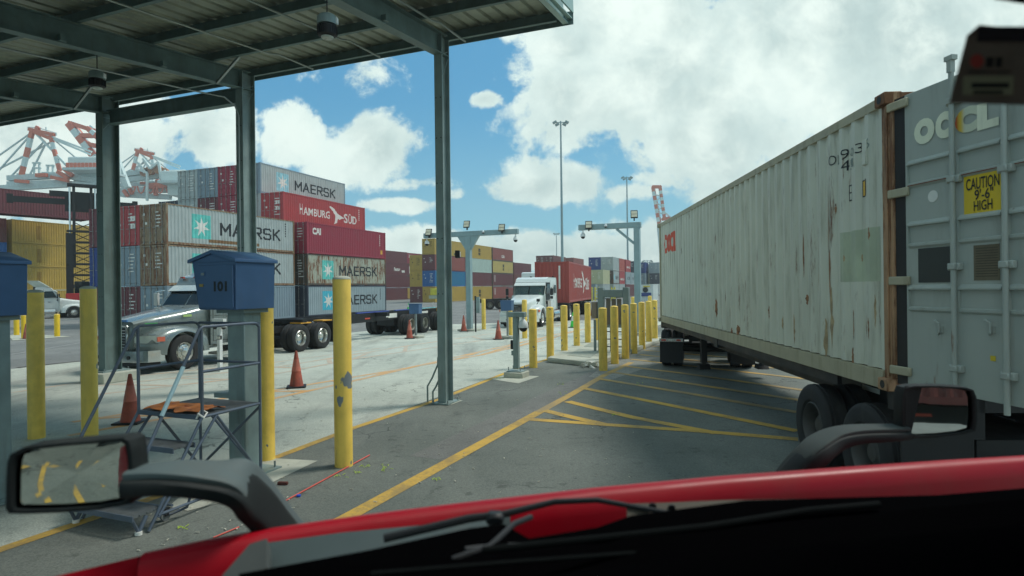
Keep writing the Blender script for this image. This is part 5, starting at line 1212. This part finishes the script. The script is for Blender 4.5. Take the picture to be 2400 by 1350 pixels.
for x,mt in((0,ORU),(L-.13,ORA)):
    for y in(0,W-.12):
        b=B(); b.bb((x,y,.12),(x+.13,y+.12,HH-.12)); b.build('corner_post',mt,t)
        if x==0 and y>1:
            b=B(); b.bb((-.02,y+.02,.14),(0.0,y+.05,HH-.13)); b.bb((-.045,y+.075,.14),(.0,y+.118,HH-.13)); b.bb((.03,W+.0,.14),(.06,W+.014,HH-.13)); b.build('post_flange',mt,t,bevel=.004)
        for z in(0,HH-.118): 
            c=B().bb((x-.004*(x==0),y-.004,z),(x+.178,y+.166,z+.118)).build('corner_casting',mt,t,bevel=.008)
            if y>1: B().lathe([(.001,0),(.04,0),(.04,.003)],(x+.09,W+.044+.0015,z+.06),'y',12).build('casting_hole',BLACK,c)
b=B(); b.bb((.0,.12,HH-.14),(.1,W-.12,HH-.01)); b.bb((0,.12,.0),(.1,W-.12,.15)); b.build('door_header',ORU,t)
B().bb((L-.1,.13,.17),(L-.05,W-.13,HH-.13)).build('end_panel',ORA,t)
B().bb((.25,.1,.165),(11.9,W-.1,.18)).build('floor_boards',M('floor_boards',S(90,76,60),.8),t)
# side lettering located by where it shows on the panel
Minv=wm(t).inverted()
def SP(px,py):
    p=R(px,py,NL,lh); return Minv@p
def side_words(s,pxl,pxr,pyt,pyb,mat,bold=-.005,only=None):
    a=SP(pxl,(pyt+pyb)/2); c=SP(pxr,(pyt+pyb)/2); zt=SP((pxl+pxr)/2,pyt).z; zb=SP((pxl+pxr)/2,pyb).z
    return words(oc,s,min(a.x,c.x),max(a.x,c.x),zb,zt,mat,bold,side=1)
DIM=M('code_dim',S(128,142,134),.6); 
side_words('O',1941,1952,365,388,LBLACK); side_words('O',1933,1938,367,388,DIM); side_words('L',1955,1962,362,385,DIM); side_words('9',1969,1981,350,374,LBLACK); side_words('4',1984,1990,350,370,DIM); side_words('0',1993,1999,346,366,DIM); side_words('3',2002,2013,335,358,LBLACK); side_words('6',2017,2023,330,352,DIM); side_words('6',2027,2035,324,348,DIM)
side_words('4',1970,1982,376,401,LBLACK); side_words('5',1984,1990,374,398,DIM); side_words('1',1994,1998,371,391,DIM)
def side_rect(px0,px1,y0,y1,mat,name,lift=.003):
    a=SP(px0,(y0+y1)/2);c=SP(px1,(y0+y1)/2);zt=SP((px0+px1)/2,y0).z;zb=SP((px0+px1)/2,y1).z
    return on_side(rect(min(a.x,c.x),max(a.x,c.x),zb,zt),oc,mat,name,side=1,lift=lift)
side_rect(2012,2028,421,461,LBLACK,'height_plate',.003); side_rect(2014,2027,424,458,M('plate_amber',S(224,176,60),.5),'height_plate_face',.0045); side_words('2.9',2015,2026,427,440,LBLACK); side_words("9'6",2015,2026,443,456,LBLACK)
side_rect(1981,1992,433,471,LBLACK,'approval_frame',.003); side_rect(1983,1991,436,450,OG,'approval_face',.0042); side_rect(1983,1991,453,468,OG,'approval_face',.0042); side_words('i',1986,1989,437,449,LBLACK); side_words('7',1985,1990,454,466,LBLACK)
side_rect(1966,2058,538,660,M('repaint_patch',S(186,196,170),.55,dirt=.35,rust=.2),'repainted_patch',.0022)
side_words('OOCL',1555,1583,545,592,M('oocl_orange',S(224,96,72),.6,var=.1),.06)
rs_=M('rust_streak',S(160,118,86),.85,var=.3,scale=9,chips=(S(90,50,36),14,.6)); rs2=M('rust_streak_pale',S(178,158,124),.85,var=.25,scale=9)
rr_=random.Random(21)
def streak(px,y0,y1,wpx,mat):
    a=SP(px,(y0+y1)/2); zt=SP(px,y0).z; zb=SP(px,y1).z; k=9; wd=abs(SP(px+wpx,(y0+y1)/2).x-a.x)/2; L_=[];R_=[]
    for i in range(k+1):
        f=i/k; z=zt+(zb-zt)*f; s=wd*(math.sin(math.pi*min(1,f*1.02+.02))**.6)*rr_.uniform(.45,1.1); c_=a.x+rr_.uniform(-.25,.25)*wd; L_.append((c_-s,0,z)); R_.append((c_+s,0,z))
    b=B(); vs=[v_ for q in zip(L_,R_) for v_ in q]; b.add(vs,[(2*i,2*i+1,2*i+3,2*i+2) for i in range(k)]); on_side(b,oc,mat,'rust_streak',side=1,lift=.0032)
for q in ((1941,478,640,4,0),(1944,600,700,8,0),(1948,690,800,14,1),(1851,540,660,3,0),(1880,560,640,3,0),(1915,540,630,5,0),(1917,630,680,4,1),(1832,715,755,9,0),(1834,600,720,2,0),(1796,720,745,7,0),(1885,693,712,13,0),(1952,480,500,5,0),(1968,690,790,9,1),(1999,735,790,8,0),(2034,750,790,8,0),(1930,760,850,10,1),(1860,745,800,5,1),(1755,700,730,4,0),(1676,705,740,4,0),(1582,600,700,3,1),(1588,620,720,3,1),(1605,640,690,2,1),(1714,770,785,8,0),(1727,765,785,9,0),(1990,820,862,12,0),(1960,850,868,9,0),(2044,700,760,7,1),(2035,535,560,8,0),(1976,600,612,8,1),(2012,598,612,8,1),(1828,745,770,6,1),(1770,760,800,5,1)): streak(q[0],q[1]-(q[2]-q[1])*.15,q[2]+(q[2]-q[1])*.15,q[3]*.5,rs_ if q[4]==0 else rs2)
B().bb((.42,W-.042,HH-.62),(.50,W+.012,HH-.36)).build('side_vent',OG,t,bevel=.01)
# the open left door: swung back towards the camera
dd=V((.153,-.9882,0)).normalized(); D0=NL-V((dh.x,dh.y,0))*.0+V((.0,.0,0))
D0=NL+dd*.03
door=thing('open_door','x','x',(0,0,0)); 
for k in('label','category'): del door[k]
door.parent=t; Mi=wm(t).inverted()@Matrix.LocRotScale(V((D0.x,D0.y,BZ)),Matrix.Rotation(math.atan2(dd.y,dd.x),3,'Z').to_quaternion(),V((1,1,1)))
door.location=Mi.to_translation(); door.rotation_euler=Mi.to_euler()
# door local: x towards the camera along the leaf, outer face at -y
bpy.data.objects.remove(door)
DGM=M('oocl_door_grey',S(170,178,170),.5,0,var=.05,scale=1.5,rust=.3,dirt=.25)
DO=wm(t).inverted()
def db(name,mat,parent,fn,bevel=.0,smooth=40):
    b=B(); fn(b); Rm=Matrix.LocRotScale(V((D0.x,D0.y,BZ)),Matrix.Rotation(math.atan2(dd.y,dd.x),3,'Z').to_quaternion(),V((1,1,1)))
    b.v=[tuple(DO@(Rm@V(p))) for p in b.v]; return b.build(name,mat,parent,bevel=bevel,smooth=smooth)
RmI=Matrix.LocRotScale(V((D0.x,D0.y,BZ)),Matrix.Rotation(math.atan2(dd.y,dd.x),3,'Z').to_quaternion(),V((1,1,1))).inverted()
dn=V((-dd.y,dd.x,0)); dn=dn if dn.x<0 else -dn     # outward normal faces the camera side
SG=-1 if (RmI.to_3x3()@dn).y<0 else 1
def DP(px,py): return RmI@R(px,py,D0,dn)
X0=.155; X1=1.34; dz0,dz1=.09,HH-.1
door=db('door',DGM,t,lambda b:b.bb((X0,SG*-.03,dz0),(X1,SG*0.0,dz1)),bevel=.004)
db('door_gasket',BLACK,door,lambda b:b.bb((.03,SG*-.034,dz0),(X0-.002,SG*-.005,dz1)))
# recessed pressings: horizontal troughs bounded by ribs
zs=[SPz for SPz in (2.02,1.18,.98)]
def band(zt,zb,x0,x1):
    def f(b):
        b.prism([(SG*.001,zt),(SG*.028,zt-.012),(SG*.028,zt-.02),(SG*.001,zt-.02)],lambda y,z,x:(x,y,z),x0,x1)
    db('pressing_ledge',DGM,door,f)
    db('pressing_panel',DGM,door,lambda b:b.prism([(SG*.001,zt-.0),(SG*.001,zb),(SG*.016,zb+.02),(SG*.003,zt-.03)],lambda y,z,x:(x,y,z),x0,x1))
def zdoor(px,py): return DP(px,py).z
def xdoor(px,py=600): return DP(px,py).x
zb1=zdoor(2132,390);zb2=zdoor(2132,430);zb3=zdoor(2136,532);zb4=zdoor(2136,570);zb5=zdoor(2140,680);zb6=zdoor(2142,718)
bays=((xdoor(2133),xdoor(2233)),(xdoor(2252),xdoor(2352)),(xdoor(2370),X1-.01))
for zt,zb in((zb1,zb2),(zb3,zb4),(zb5,zb6)):
    for x0,x1 in bays: 
        db('pressing_recess',DGM,door,lambda b:(b.prism([(0,zt),(SG*.03,zt+.006),(SG*.03,zt+.02),(0,zt+.05)],lambda y,z,x:(x,y,z),x0,x1),b.prism([(0,zb),(SG*.018,zb-.01),(SG*.018,zb-.03),(0,zb-.05)],lambda y,z,x:(x,y,z),x0,x1),b.bb((x0-.012,SG*.0,zb-.03),(x0,SG*.022,zt+.03))))
    if zt==zb1: db('rust_seam',M('seam_rust',S(120,64,40),.9,rust=.9),door,lambda b:b.bb((bays[0][0],SG*.019,zb-.03),(X1-.02,SG*.0205,zb-.022)))
for xr in(xdoor(2245,600),xdoor(2368,600)):
    rod=db('lock_rod',DGM,door,lambda b:b.cyl((xr,SG*.045,.02),(xr,SG*.045,HH+.03),.021,n=12))
    for z in(.32,1.18,zb2-.05,HH-.32): db('rod_bracket',DGM,rod,lambda b:(b.bb((xr-.06,SG*.001,z-.03),(xr+.06,SG*.05,z+.03)),b.bb((xr-.035,SG*.05,z-.025),(xr+.035,SG*.072,z+.025))),bevel=.006)
    db('cam_keeper',DGM,rod,lambda b:(b.bb((xr-.04,SG*.02,HH+.02),(xr+.04,SG*.075,HH+.06)),b.bb((xr-.02,SG*.025,HH-.08),(xr+.02,SG*.07,HH+.05))))
for py in(245,452,658,868):
    z=zdoor(2112,py); db('hinge',ORA,door,lambda b:b.bb((-.03,SG*.002,z-.04),(X0+.06,SG*.035,z+.04)),bevel=.008)
def ddecal(px0,px1,y0,y1,mat,name,lift=.004):
    a=DP(px0,(y0+y1)/2);c=DP(px1,(y0+y1)/2);zt=DP((px0+px1)/2,y0).z;zb=DP((px0+px1)/2,y1).z
    return db(name,mat,door,lambda b:b.bb((a.x,SG*(lift-.003),zb),(c.x,SG*lift,zt)),smooth=0)
def dtext(s,px0,px1,y0,y1,mat,bold=.02,lift=.008):
    a=DP(px0,(y0+y1)/2);c=DP(px1,(y0+y1)/2);zt=DP((px0+px1)/2,y0).z;zb=DP((px0+px1)/2,y1).z
    b0=fit(text_mesh(s,bold,4),a.x,c.x,zb,zt)
    def f(b): b.add([(x,SG*lift,z) for x,y,z in b0.v],b0.f)
    return db('lettering',mat,door,f,smooth=0)
def grad(name,c0,c1,c2,x0,x1):
    m=bpy.data.materials.new(name); m.use_nodes=True; nt=m.node_tree; bs=nt.nodes['Principled BSDF']; tc=N(nt,'ShaderNodeTexCoord'); s=N(nt,'ShaderNodeSeparateXYZ'); nt.links.new(tc.outputs['Generated'],s.inputs[0])
    f=mathn(nt,'SUBTRACT',1,s.outputs[0]); o=mixc(nt,mapr(nt,f,x0,(x0+x1)/2,0,1),c0,c1); o=mixc(nt,mapr(nt,f,(x0+x1)/2,x1,0,1),o,c2); nt.links.new(o,bs.inputs['Base Color']); bs.inputs['Roughness'].default_value=.6; return m
LW2=M('oocl_letter',S(236,240,214),.6,var=.05,dirt=.2)
dtext('O',2144,2192,277,337,LW2,.09); dtext('C',2194,2232,262,325,LW2,.09,.009); dtext('C',2240,2296,250,311,grad('letter_gradient',S(206,70,40),S(224,190,70),S(208,214,190),.0,.45),.09); dtext('L',2292,2343,238,300,LW2,.09,.009)
ddecal(2260,2351,400,497,M('caution_yellow',S(228,196,44),.5,var=.05),'caution_sign')
dtext('CAUTION',2266,2344,413,441,LBLACK,.01); dtext("9'-6\"",2286,2330,441,466,LBLACK,.01); dtext('HIGH',2284,2328,468,492,LBLACK,.01)
c_=DP(2187,460); db('white_disc',M('disc_pale',S(232,234,226),.6),door,lambda b:b.lathe([(.001,.001),(.052,.001),(.052,.004),(.001,.004)],(c_.x,0 if SG>0 else -.005,c_.z),'y',28))
ddecal(2153,2228,580,662,M('black_decal',S(44,52,50),.5),'black_decal'); ddecal(2283,2344,573,657,M('data_plate',S(104,98,80),.4,.4,var=.3),'data_plate')
for k in range(12): ddecal(2288,2340,580+k*6,582+k*6,M('plate_line',S(70,64,52),.6) if k==0 else bpy.data.materials['plate_line'],'plate_line',.006)
for px,py in((2205,765),(2325,765)):
    a=DP(px,py); db('handle_bracket',DGM,door,lambda b:(b.tube([(a.x-.04,SG*.02,a.z+.05),(a.x-.01,SG*.05,a.z+.045),(a.x+.02,SG*.04,a.z+.03),(a.x+.02,SG*.04,a.z-.05),(a.x,SG*.02,a.z-.07)],.01,8),b.bb((a.x-.02,SG*.0,a.z-.05),(a.x+.03,SG*.012,a.z+.0))))
ddecal(2322,2334,834,846,M('yellow_dot',S(214,190,50),.6),'yellow_dot')
# trailer of the long container
hr=-dh*-1; ctr_=NL-lh*(W/2)
tt=chassis(ctr_+dh*(L40-.02),dh,L40+.1,(-10.35,-11.62),'black trailer chassis under the long OOCL container with landing legs',hgt=BZ-.01,rim=M('dark_rim',S(84,84,82),.6,.3,dirt=.5),legs=-2.95,name='trailer_chassis')
B().bb((-.1,-1.19,1.13),(-L40+1.2,-1.14,1.24)).build('side_rail',BLACK,tt); B().bb((-.1,1.14,1.13),(-L40+1.2,1.19,1.24)).build('side_rail',BLACK,tt)
hp=V((math.sin(rad(17)),math.cos(rad(17)),0)); ax_=V((5.55,17.4,0))
tp=tractor(ax_+hp*5.6,hp,WHITE,'truck pulling the long container, only its rear wheels and mud flaps in view',back=-3.0,drive=(-4.4,-5.7),flapz=.47)
for s in(-1,1):
    b=B(); b.box((-6.49,s*.93,.80),(.03,.64,.09)); b.build('flap_reflector',CHROME,tp)
    for k in(-1,0,1): B().box((-6.508,s*.93+k*.2,.80),(.006,.12,.045)).build('reflector_strip',LRED if k else LWHITE,tp)
b=B(); b.box((-6.45,0,.84),(.05,2.4,.05)); b.build('flap_hanger_bar',BLACK,tp)
# container truck behind the camera, seen in the right hood mirror
container(V((0.5,-14,1.2)),rad(78),L40,2.9,'brown','brown-red container on a truck behind the camera, seen only in the right hood mirror')
chassis(V((12.2,-10.3,0)),V((math.sin(rad(78)),math.cos(rad(78)),0)),12.3,(-10.0,-11.3),'black trailer behind the camera, seen only in the right hood mirror')
# ---------------------------------------------------------------- our own red truck
own=thing('own_truck','red truck seen from its cab: hood edge, wiper, black dash and two hood mirrors','truck',(0.3,.9,0))
RED=M('truck_red_gloss',S(158,6,26),.42,0,var=.04,coat=0,dirt=.12); DARKP=M('dark_plastic',S(38,42,42),.55,var=.15,dirt=.2,grime=(.12,.12,.11,1)); GREYPL=M('grey_plastic',S(80,92,92),.6,var=.08,dirt=.25); DASH=M('dash_black',S(6,6,7),.8,var=.1)
for m_ in (DASH,DARKP):
    m_.node_tree.nodes['Principled BSDF'].inputs['Specular IOR Level'].default_value=.0 if m_ is DASH else .12
RED.node_tree.nodes['Principled BSDF'].inputs['Specular IOR Level'].default_value=.25
TRIM=M('trim_black',S(22,25,25),.9); TRIM.node_tree.nodes['Principled BSDF'].inputs['Specular IOR Level'].default_value=.05
fw=V((-.31,.951,0)); rt=V((.951,.31,0)); up=V((0,0,1))
ZC=1.8
cr=[G(px,py,ZC) for px,py in((330,1302),(480,1270),(640,1242),(860,1210),(1120,1178),(1400,1146),(1700,1118),(2000,1096),(2250,1079),(2450,1067))]
def hood_ring(p): # from windscreen side bottom over the crest and down to the nose
    return [p-fw*.06-up*.23,p-fw*.045-up*.13,p-fw*.035-up*.05,p-fw*.02-up*.012,p,p+fw*.03-up*.006,p+fw*.10-up*.045,p+fw*.35-up*.19,p+fw*.62-up*.38,p+fw*.72-up*.6,p+fw*.74-up*1.1]
b=B(); rg=[hood_ring(p) for p in cr]
vs=[q for r in rg for q in r]; n=len(rg[0]); fs=[(i*n+j,i*n+j+1,(i+1)*n+j+1,(i+1)*n+j) for i in range(len(rg)-1) for j in range(n-1)]
b.add(vs,fs); o=b.build('hood',RED,own,world=True,smooth=60)
# left side panel beyond the hood seam
p0=G(325,1304,ZC); p1=G(60,1368,ZC); b=B(); rg=[]
for p in(p0,p0.lerp(p1,.5),p1,p1+(p1-p0)): rg.append([p-fw*.03-up*.25,p-fw*.02-up*.04,p,p+fw*.03-up*.012,p+fw*.05-up*.05,p+fw*.07-up*.4])
b.add([q for r in rg for q in r],[(i*6+j,i*6+j+1,i*6+7+j,i*6+6+j) for i in range(3) for j in range(5)]); b.build('side_panel',RED,own,world=True,smooth=50)
# small latch tab on the hood face
q=G(1800,1140,ZC)-fw*.055-up*.03; b=B(); b.tube([q-rt*.02-up*.07,q-rt*.016,q+up*.012,q+rt*.016,q+rt*.024-up*.08],.007,8); b.build('hood_tab',RED,own,world=True)
# cowl: grey strip between hood and dash, with brackets and wiper
def ribbon(px_list,z_back,name,mat,th=.02):
    """px_list: (px, y_top, y_bottom, depth_top, depth_bottom)"""
    b=B(); rows=[]
    for px,yt,yb,dt,db_ in px_list:
        a=P(px,yt,dt);c=P(px,yb,db_); nrm=V((0,.6,-.8)); rows.append([a,c,c+nrm*th,a+nrm*th])
    b.loft(rows); return b.build(name,mat,own,world=True,smooth=30)
ribbon([(556,1338,1420,1.06,.98),(600,1275,1420,1.10,.98),(800,1248,1350,1.14,1.02),(1180,1213,1270,1.22,1.12),(1196,1210,1228,1.23,1.14)],0,'cowl_panel',M('cowl_grey',S(62,74,74),.6,dirt=.3))
ribbon([(690,1330,1400,1.00,.96),(900,1285,1380,1.04,.95),(1060,1248,1340,1.09,.95),(1330,1215,1330,1.12,.95),(1420,1222,1300,1.08,.95)],0,'cowl_shadow_box',DARKP) if False else None
ribbon([(560,1345,1470,.97,.9),(870,1288,1400,1.0,.9),(1100,1238,1345,1.06,.92),(1180,1228,1300,1.08,.95),(1240,1262,1322,1.02,.94),(1400,1236,1300,1.02,.94),(1480,1208,1275,1.05,.95),(1750,1172,1240,1.1,1.0),(2200,1160,1190,1.2,1.1),(2700,1120,1140,1.3,1.2)],0,'cowl_grille',DASH)
ribbon([(1470,1180,1212,1.12,1.10),(1560,1178,1206,1.12,1.10),(1700,1172,1192,1.14,1.12),(1900,1168,1182,1.17,1.16)],0,'cowl_bracket',M('bracket_tan',S(88,82,72),.8,dirt=.3),.01)
for px in(1530,1575): b=B(); b.lathe([(.001,0),(.007,0),(.007,.004),(.001,.004)],P(px,1188+4*(px>1550),1.108),'y',10); b.build('bracket_bolt',BLACK,own,world=True)
ribbon([(520,1350,1420,1.0,.95),(585,1275,1380,1.04,.98),(625,1262,1330,1.06,1.0),(632,1280,1340,1.05,1.0)],0,'cable_guard',M('guard_grey',S(62,66,64),.6,var=.3,dirt=.5,grime=(.2,.12,.06,1)),.012)
# wiper
b=B(); b.tube([P(1090,1290,.98),P(1150,1282,1.0),P(1290,1278,1.0)],.006,8); b.tube([P(1060,1312,.96),P(1150,1280,.99),P(1205,1228,1.06),P(1245,1212,1.09)],.0055,8); b.build('wiper_arm',BLACK,own,world=True)
b=B(); b.bar(P(1160,1200,1.10),P(1160,1228,1.10),.032,.03,up=(0,1,0)); b.build('wiper_joint',BLACK,own,world=True,bevel=.006)
b=B(); b.tube([P(900,1262,1.08),P(1100,1215,1.10),P(1180,1205,1.11),P(1300,1176,1.13),P(1400,1172,1.13),P(1500,1190,1.11),P(1580,1204,1.08)],[.008,.008,.007,.006,.0055,.005,.004],8); b.build('wiper_blade',BLACK,own,world=True)
b=B(); b.tube([P(870,1345,.86),P(1200,1318,.88),P(1600,1288,.92),P(2000,1265,.97),P(2600,1238,1.05)],.0035,6); b.build('windshield_seal',TRIM,own,world=True)
b=B(); b.tube([P(1130,1290,.94),P(1400,1262,.97),P(1660,1234,1.0),P(1900,1196,1.05),P(2060,1182,1.08)],.006,8); b.build('cowl_trim',TRIM,own,world=True)
# dashboard
rows=[]
for px,y in((520,1365),(700,1330),(900,1322),(1200,1300),(1500,1262),(1800,1228),(2100,1198),(2500,1160),(2900,1130)):
    a=P(px,y,.93); rows.append([a,a-up*.02+V((0,-.05,0)),P(px,y+60,.74),P(px,y+260,.5),P(px,y+500,.5)+up*-.1,a-up*.45])
b=B(); b.loft(rows); b.build('dashboard',DASH,own,world=True,smooth=40)
# hood mirrors
def cr_(L,n=5):
    out=[]
    for i in range(len(L)-1):
        a,b_,c,d_=L[max(0,i-1)],L[i],L[i+1],L[min(len(L)-1,i+2)]
        for k in range(n):
            t=k/n; out.append(.5*((2*b_)+(c-a)*t+(2*a-5*b_+4*c-d_)*t*t+(3*b_-a-3*c+d_)*t**3))
    return out+[L[-1]]
def arm(pts,name):
    b=B(); rings=[]; C_=cr_([P(*p) for p,_,_ in pts]); R_=cr_([V((w_,h_,0)) for _,w_,h_ in pts]); n=20
    for i,p in enumerate(C_):
        t_=(C_[min(i+1,len(C_)-1)]-C_[max(i-1,0)]).normalized(); s=V((0,1,0)); s=(s-t_*s.dot(t_)).normalized(); u2=s.cross(t_); u2=u2 if u2.z>0 or abs(u2.z)<.2 else -u2
        f=lambda q:math.copysign(abs(q)**.45,q)
        rings.append([p+s*f(math.cos(2*math.pi*k/n))*R_[i].x+u2*f(math.sin(2*math.pi*k/n))*R_[i].y*.64 for k in range(n)])
    b.loft(rings); return b
A1=[((300,1138,1.16),.035,.028),((380,1132,1.17),.04,.026),((470,1135,1.2),.045,.026),((550,1148,1.24),.048,.028),((600,1182,1.30),.05,.032),((650,1240,1.36),.05,.036),((720,1320,1.42),.05,.036)]
a1=arm(A1,'a').build('mirror_arm',DARKP,own,world=True,smooth=35)
def topcap(L):  # lighter shell over the dark arm: lit top and shaded underside put into colour
    b=arm([(p,w_*1.04,h_*.5) for p,w_,h_ in L],'c'); b.v=[(x,y+.012,z+.022) for x,y,z in b.v]; return b
topcap(A1).build('arm_lit_top',GREYPL,a1,world=True,smooth=35)
b=B(); b.tube([P(612,1152,1.3)+V((-.0,-.055,0)),P(604,1170,1.29)+V((0,-.055,0)),P(580,1180,1.27)+V((0,-.055,0))],.0022,6); b.build('arm_seam',BLACK,a1,world=True)
A2=[((2118,1018,2.12),.035,.022),((2080,1020,2.1),.04,.026),((2000,1024,2.08),.045,.03),((1945,1040,2.06),.05,.038),((1900,1075,2.02),.055,.045),((1850,1130,2.05),.055,.05),((1810,1190,2.08),.055,.05)]
a2=arm(A2,'a').build('mirror_arm',DARKP,own,world=True,smooth=35)
topcap(A2).build('arm_lit_top',M('arm_lit_top_dark',S(52,60,58),.85,dirt=.2),a2,world=True,smooth=35)
def mirror(pxs,d0,d1,aim,name,inset,depth=.07,tilt=0):
    """pxs: outline of the front rim, clockwise; d0,d1 depth at its left and right end; aim: mirror normal"""
    xs=[p[0] for p in pxs]; x0,x1=min(xs),max(xs); cy=sum(p[1] for p in pxs)/len(pxs); f=lambda p:P(p[0],p[1],d0+(d1-d0)*(p[0]-x0)/(x1-x0)-tilt*(p[1]-cy)/F*d0); rim=[f(p) for p in pxs]; c=sum(rim,V())/len(rim)
    back=V((0,1,0)); inn=[c+(p-c)*inset for p in rim]
    b=B(); b.loft([[p for p in inn],[c+(p-c)*(inset+.03)-back*.006 for p in rim],[c+(p-c)*.985-back*.006 for p in rim],rim,[p+back*depth*.6 for p in rim],[c+(p-c)*.8+back*depth for p in rim]],cap=False); b.poly([c+(p-c)*.8+back*depth for p in rim])
    h=b.build('mirror_housing',DARKP,own,world=True,smooth=40)
    # slightly domed glass, real mirror
    b=B(); n=len(inn); K=5; rings=[]
    nrm=aim.normalized()
    # plane through c with normal aim; points keep their outline as seen along the rim plane
    for k in range(K+1):
        s=1-k/K*.999; 
        rings.append([c+(p-c)*s+back*.012-back*0.0 for p in inn])
    b.loft(rings,cap=False)
    g=b.build('mirror_glass',MIR,h,world=True,smooth=0); return h,c
MIR=bpy.data.materials.new('mirror_glass'); MIR.use_nodes=True; bs=MIR.node_tree.nodes['Principled BSDF']; bs.inputs['Metallic'].default_value=1; bs.inputs['Roughness'].default_value=.02; bs.inputs['Base Color'].default_value=(.62,.66,.62,1)
mirror([(28,1062),(60,1046),(150,1036),(230,1030),(295,1024),(309,1032),(314,1060),(320,1120),(318,1165),(308,1180),(240,1193),(150,1200),(60,1203),(24,1202),(17,1190),(18,1120),(21,1080)],1.08,1.165,V((.4,-1,-.3)),'m',.88)
mirror([(2112,925),(2118,908),(2140,903),(2200,903),(2262,907),(2280,913),(2287,930),(2289,985),(2284,1010),(2255,1018),(2200,1024),(2150,1026),(2122,1022),(2112,1000)],2.11,2.088,V((-.2,-1,-.1)),'m',.90,tilt=.06)
# dark thick shell on the left side of the right mirror
b=B(); b.loft([[P(2122,905,2.11),P(2100,925,2.15),P(2092,1000,2.15),P(2122,1028,2.11)],[P(2200,903,2.13),P(2110,920,2.22),P(2100,1010,2.22),P(2200,1026,2.13)]]); b.build('mirror_shell',DARKP,own,world=True,smooth=50)
# windshield sticker and dark header at the top right
t=thing('windshield_sticker','dark brown paper sticker with a red disc at the top right of the windshield','sticker',P(2310,150,.75))
q=[P(2296,58,.75),P(2420,70,.76),P(2420,246,.76),P(2226,241,.75),P(2268,82,.75)]; b=B(); n=V((0,.0012,0)); b.add(q+[p+n for p in q],[(0,1,2,3,4),(9,8,7,6,5)]+[(i,i+5,(i+1)%5+5,(i+1)%5) for i in range(5)])
SPM=M('sticker_paper',S(150,138,128),.9,var=.12,scale=20); nt_=SPM.node_tree; bs_=nt_.nodes['Principled BSDF']; tr=nt_.nodes.new('ShaderNodeBsdfTranslucent'); mx=nt_.nodes.new('ShaderNodeMixShader'); mx.inputs[0].default_value=.6; nt_.links.new(bs_.inputs['Base Color'].links[0].from_socket,tr.inputs[0]); nt_.links.new(bs_.outputs[0],mx.inputs[1]); nt_.links.new(tr.outputs[0],mx.inputs[2]); nt_.links.new(mx.outputs[0],nt_.nodes['Material Output'].inputs[0])
b.build('paper',SPM,t,world=True,smooth=0)
def sq(x0,y0,x1,y1,mat,name,z=.749):
    q=[P(x0,y0,z),P(x1,y0,z),P(x1-2,y1,z),P(x0-2,y1,z)]; b=B(); b.add(q,[(0,1,2,3)]); return b.build(name,mat,t,world=True,smooth=0)
sq(2292,62,2420,98,M('sticker_dark',S(62,52,60),.9),'dark_band'); sq(2258,178,2376,222,M('sticker_pale',S(190,184,150),.9),'pale_field')
for x0,y0,x1,y1 in((2300,72,2400,75),(2290,90,2370,93),(2270,166,2370,170),(2278,194,2366,206),(2282,212,2352,220),(2312,134,2330,158),(2334,134,2350,158)): sq(x0,y0,x1,y1,M('sticker_ink',S(50,46,46),.9) if 'sticker_ink' not in bpy.data.materials else bpy.data.materials['sticker_ink'],'ink_line',.7485)
c=P(2290,143,.7485); b=B(); b.lathe([(.001,0),(.0085,0),(.0085,.0004),(.001,.0004)],c,'y',20); b.build('red_disc',M('sticker_red',S(220,90,80),.9),t,world=True)
b=B(); b.loft([[P(2330,-20,.8),P(2330,-2,.8),P(2330,-2,.7),P(2330,-20,.7)],[P(2430,-20,.8),P(2430,14,.8),P(2430,14,.7),P(2430,-20,.7)]]); b.build('windshield_header',DASH,own,world=True)
# the cab round the camera: roof, back wall, sides with window openings
o_=V((0.595,.40,0)); W2=1.05
def cb_(a,b_,name,mat=DASH,bev=.0):
    b=B(); b.bb(a,b_); Rz=Matrix.Rotation(math.atan2(rt.y,rt.x),3,'Z'); b.v=[tuple(o_+Rz@V(p)) for p in b.v]; return b.build(name,mat,own,world=True,bevel=bev)
LIN=M('cab_lining',S(70,66,62),.9)
cb_((-W2,-1.6,2.98),(W2,.42,3.06),'cab_roof',LIN); cb_((-W2,-1.62,1.0),(W2,-1.58,2.98),'cab_back_wall',LIN)
for s in(-1,1):
    cb_((s*W2-.02,-1.58,.8),(s*W2+.02,.55,1.62),'cab_door_panel',RED); cb_((s*W2-.02,-1.58,1.62),(s*W2+.02,-.75,2.98),'cab_quarter_panel',RED); cb_((s*W2-.02,-.75,2.78),(s*W2+.02,.4,2.98),'cab_header',RED)
cb_((-W2,-1.6,.8),(W2,.5,.86),'cab_floor',DASH)
HAZE=True
if HAZE:
    hb=B(); hb.bb((-420,-70,-1),(420,420,60)); hm=bpy.data.materials.new('haze_air'); hm.use_nodes=True; hm.node_tree.nodes.clear(); pv=hm.node_tree.nodes.new('ShaderNodeVolumePrincipled'); pv.inputs['Density'].default_value=.0008; pv.inputs['Color'].default_value=(.9,.97,.95,1); pv.inputs['Anisotropy'].default_value=.3; oo=hm.node_tree.nodes.new('ShaderNodeOutputMaterial'); hm.node_tree.links.new(pv.outputs[0],oo.inputs['Volume'])
    tag(hb.build('haze',hm,None,smooth=0),kind='stuff',label='thin pale haze in the air over the whole yard',cat='haze')
# haze-free day: nothing more. tidy: every mesh child keeps a plain name
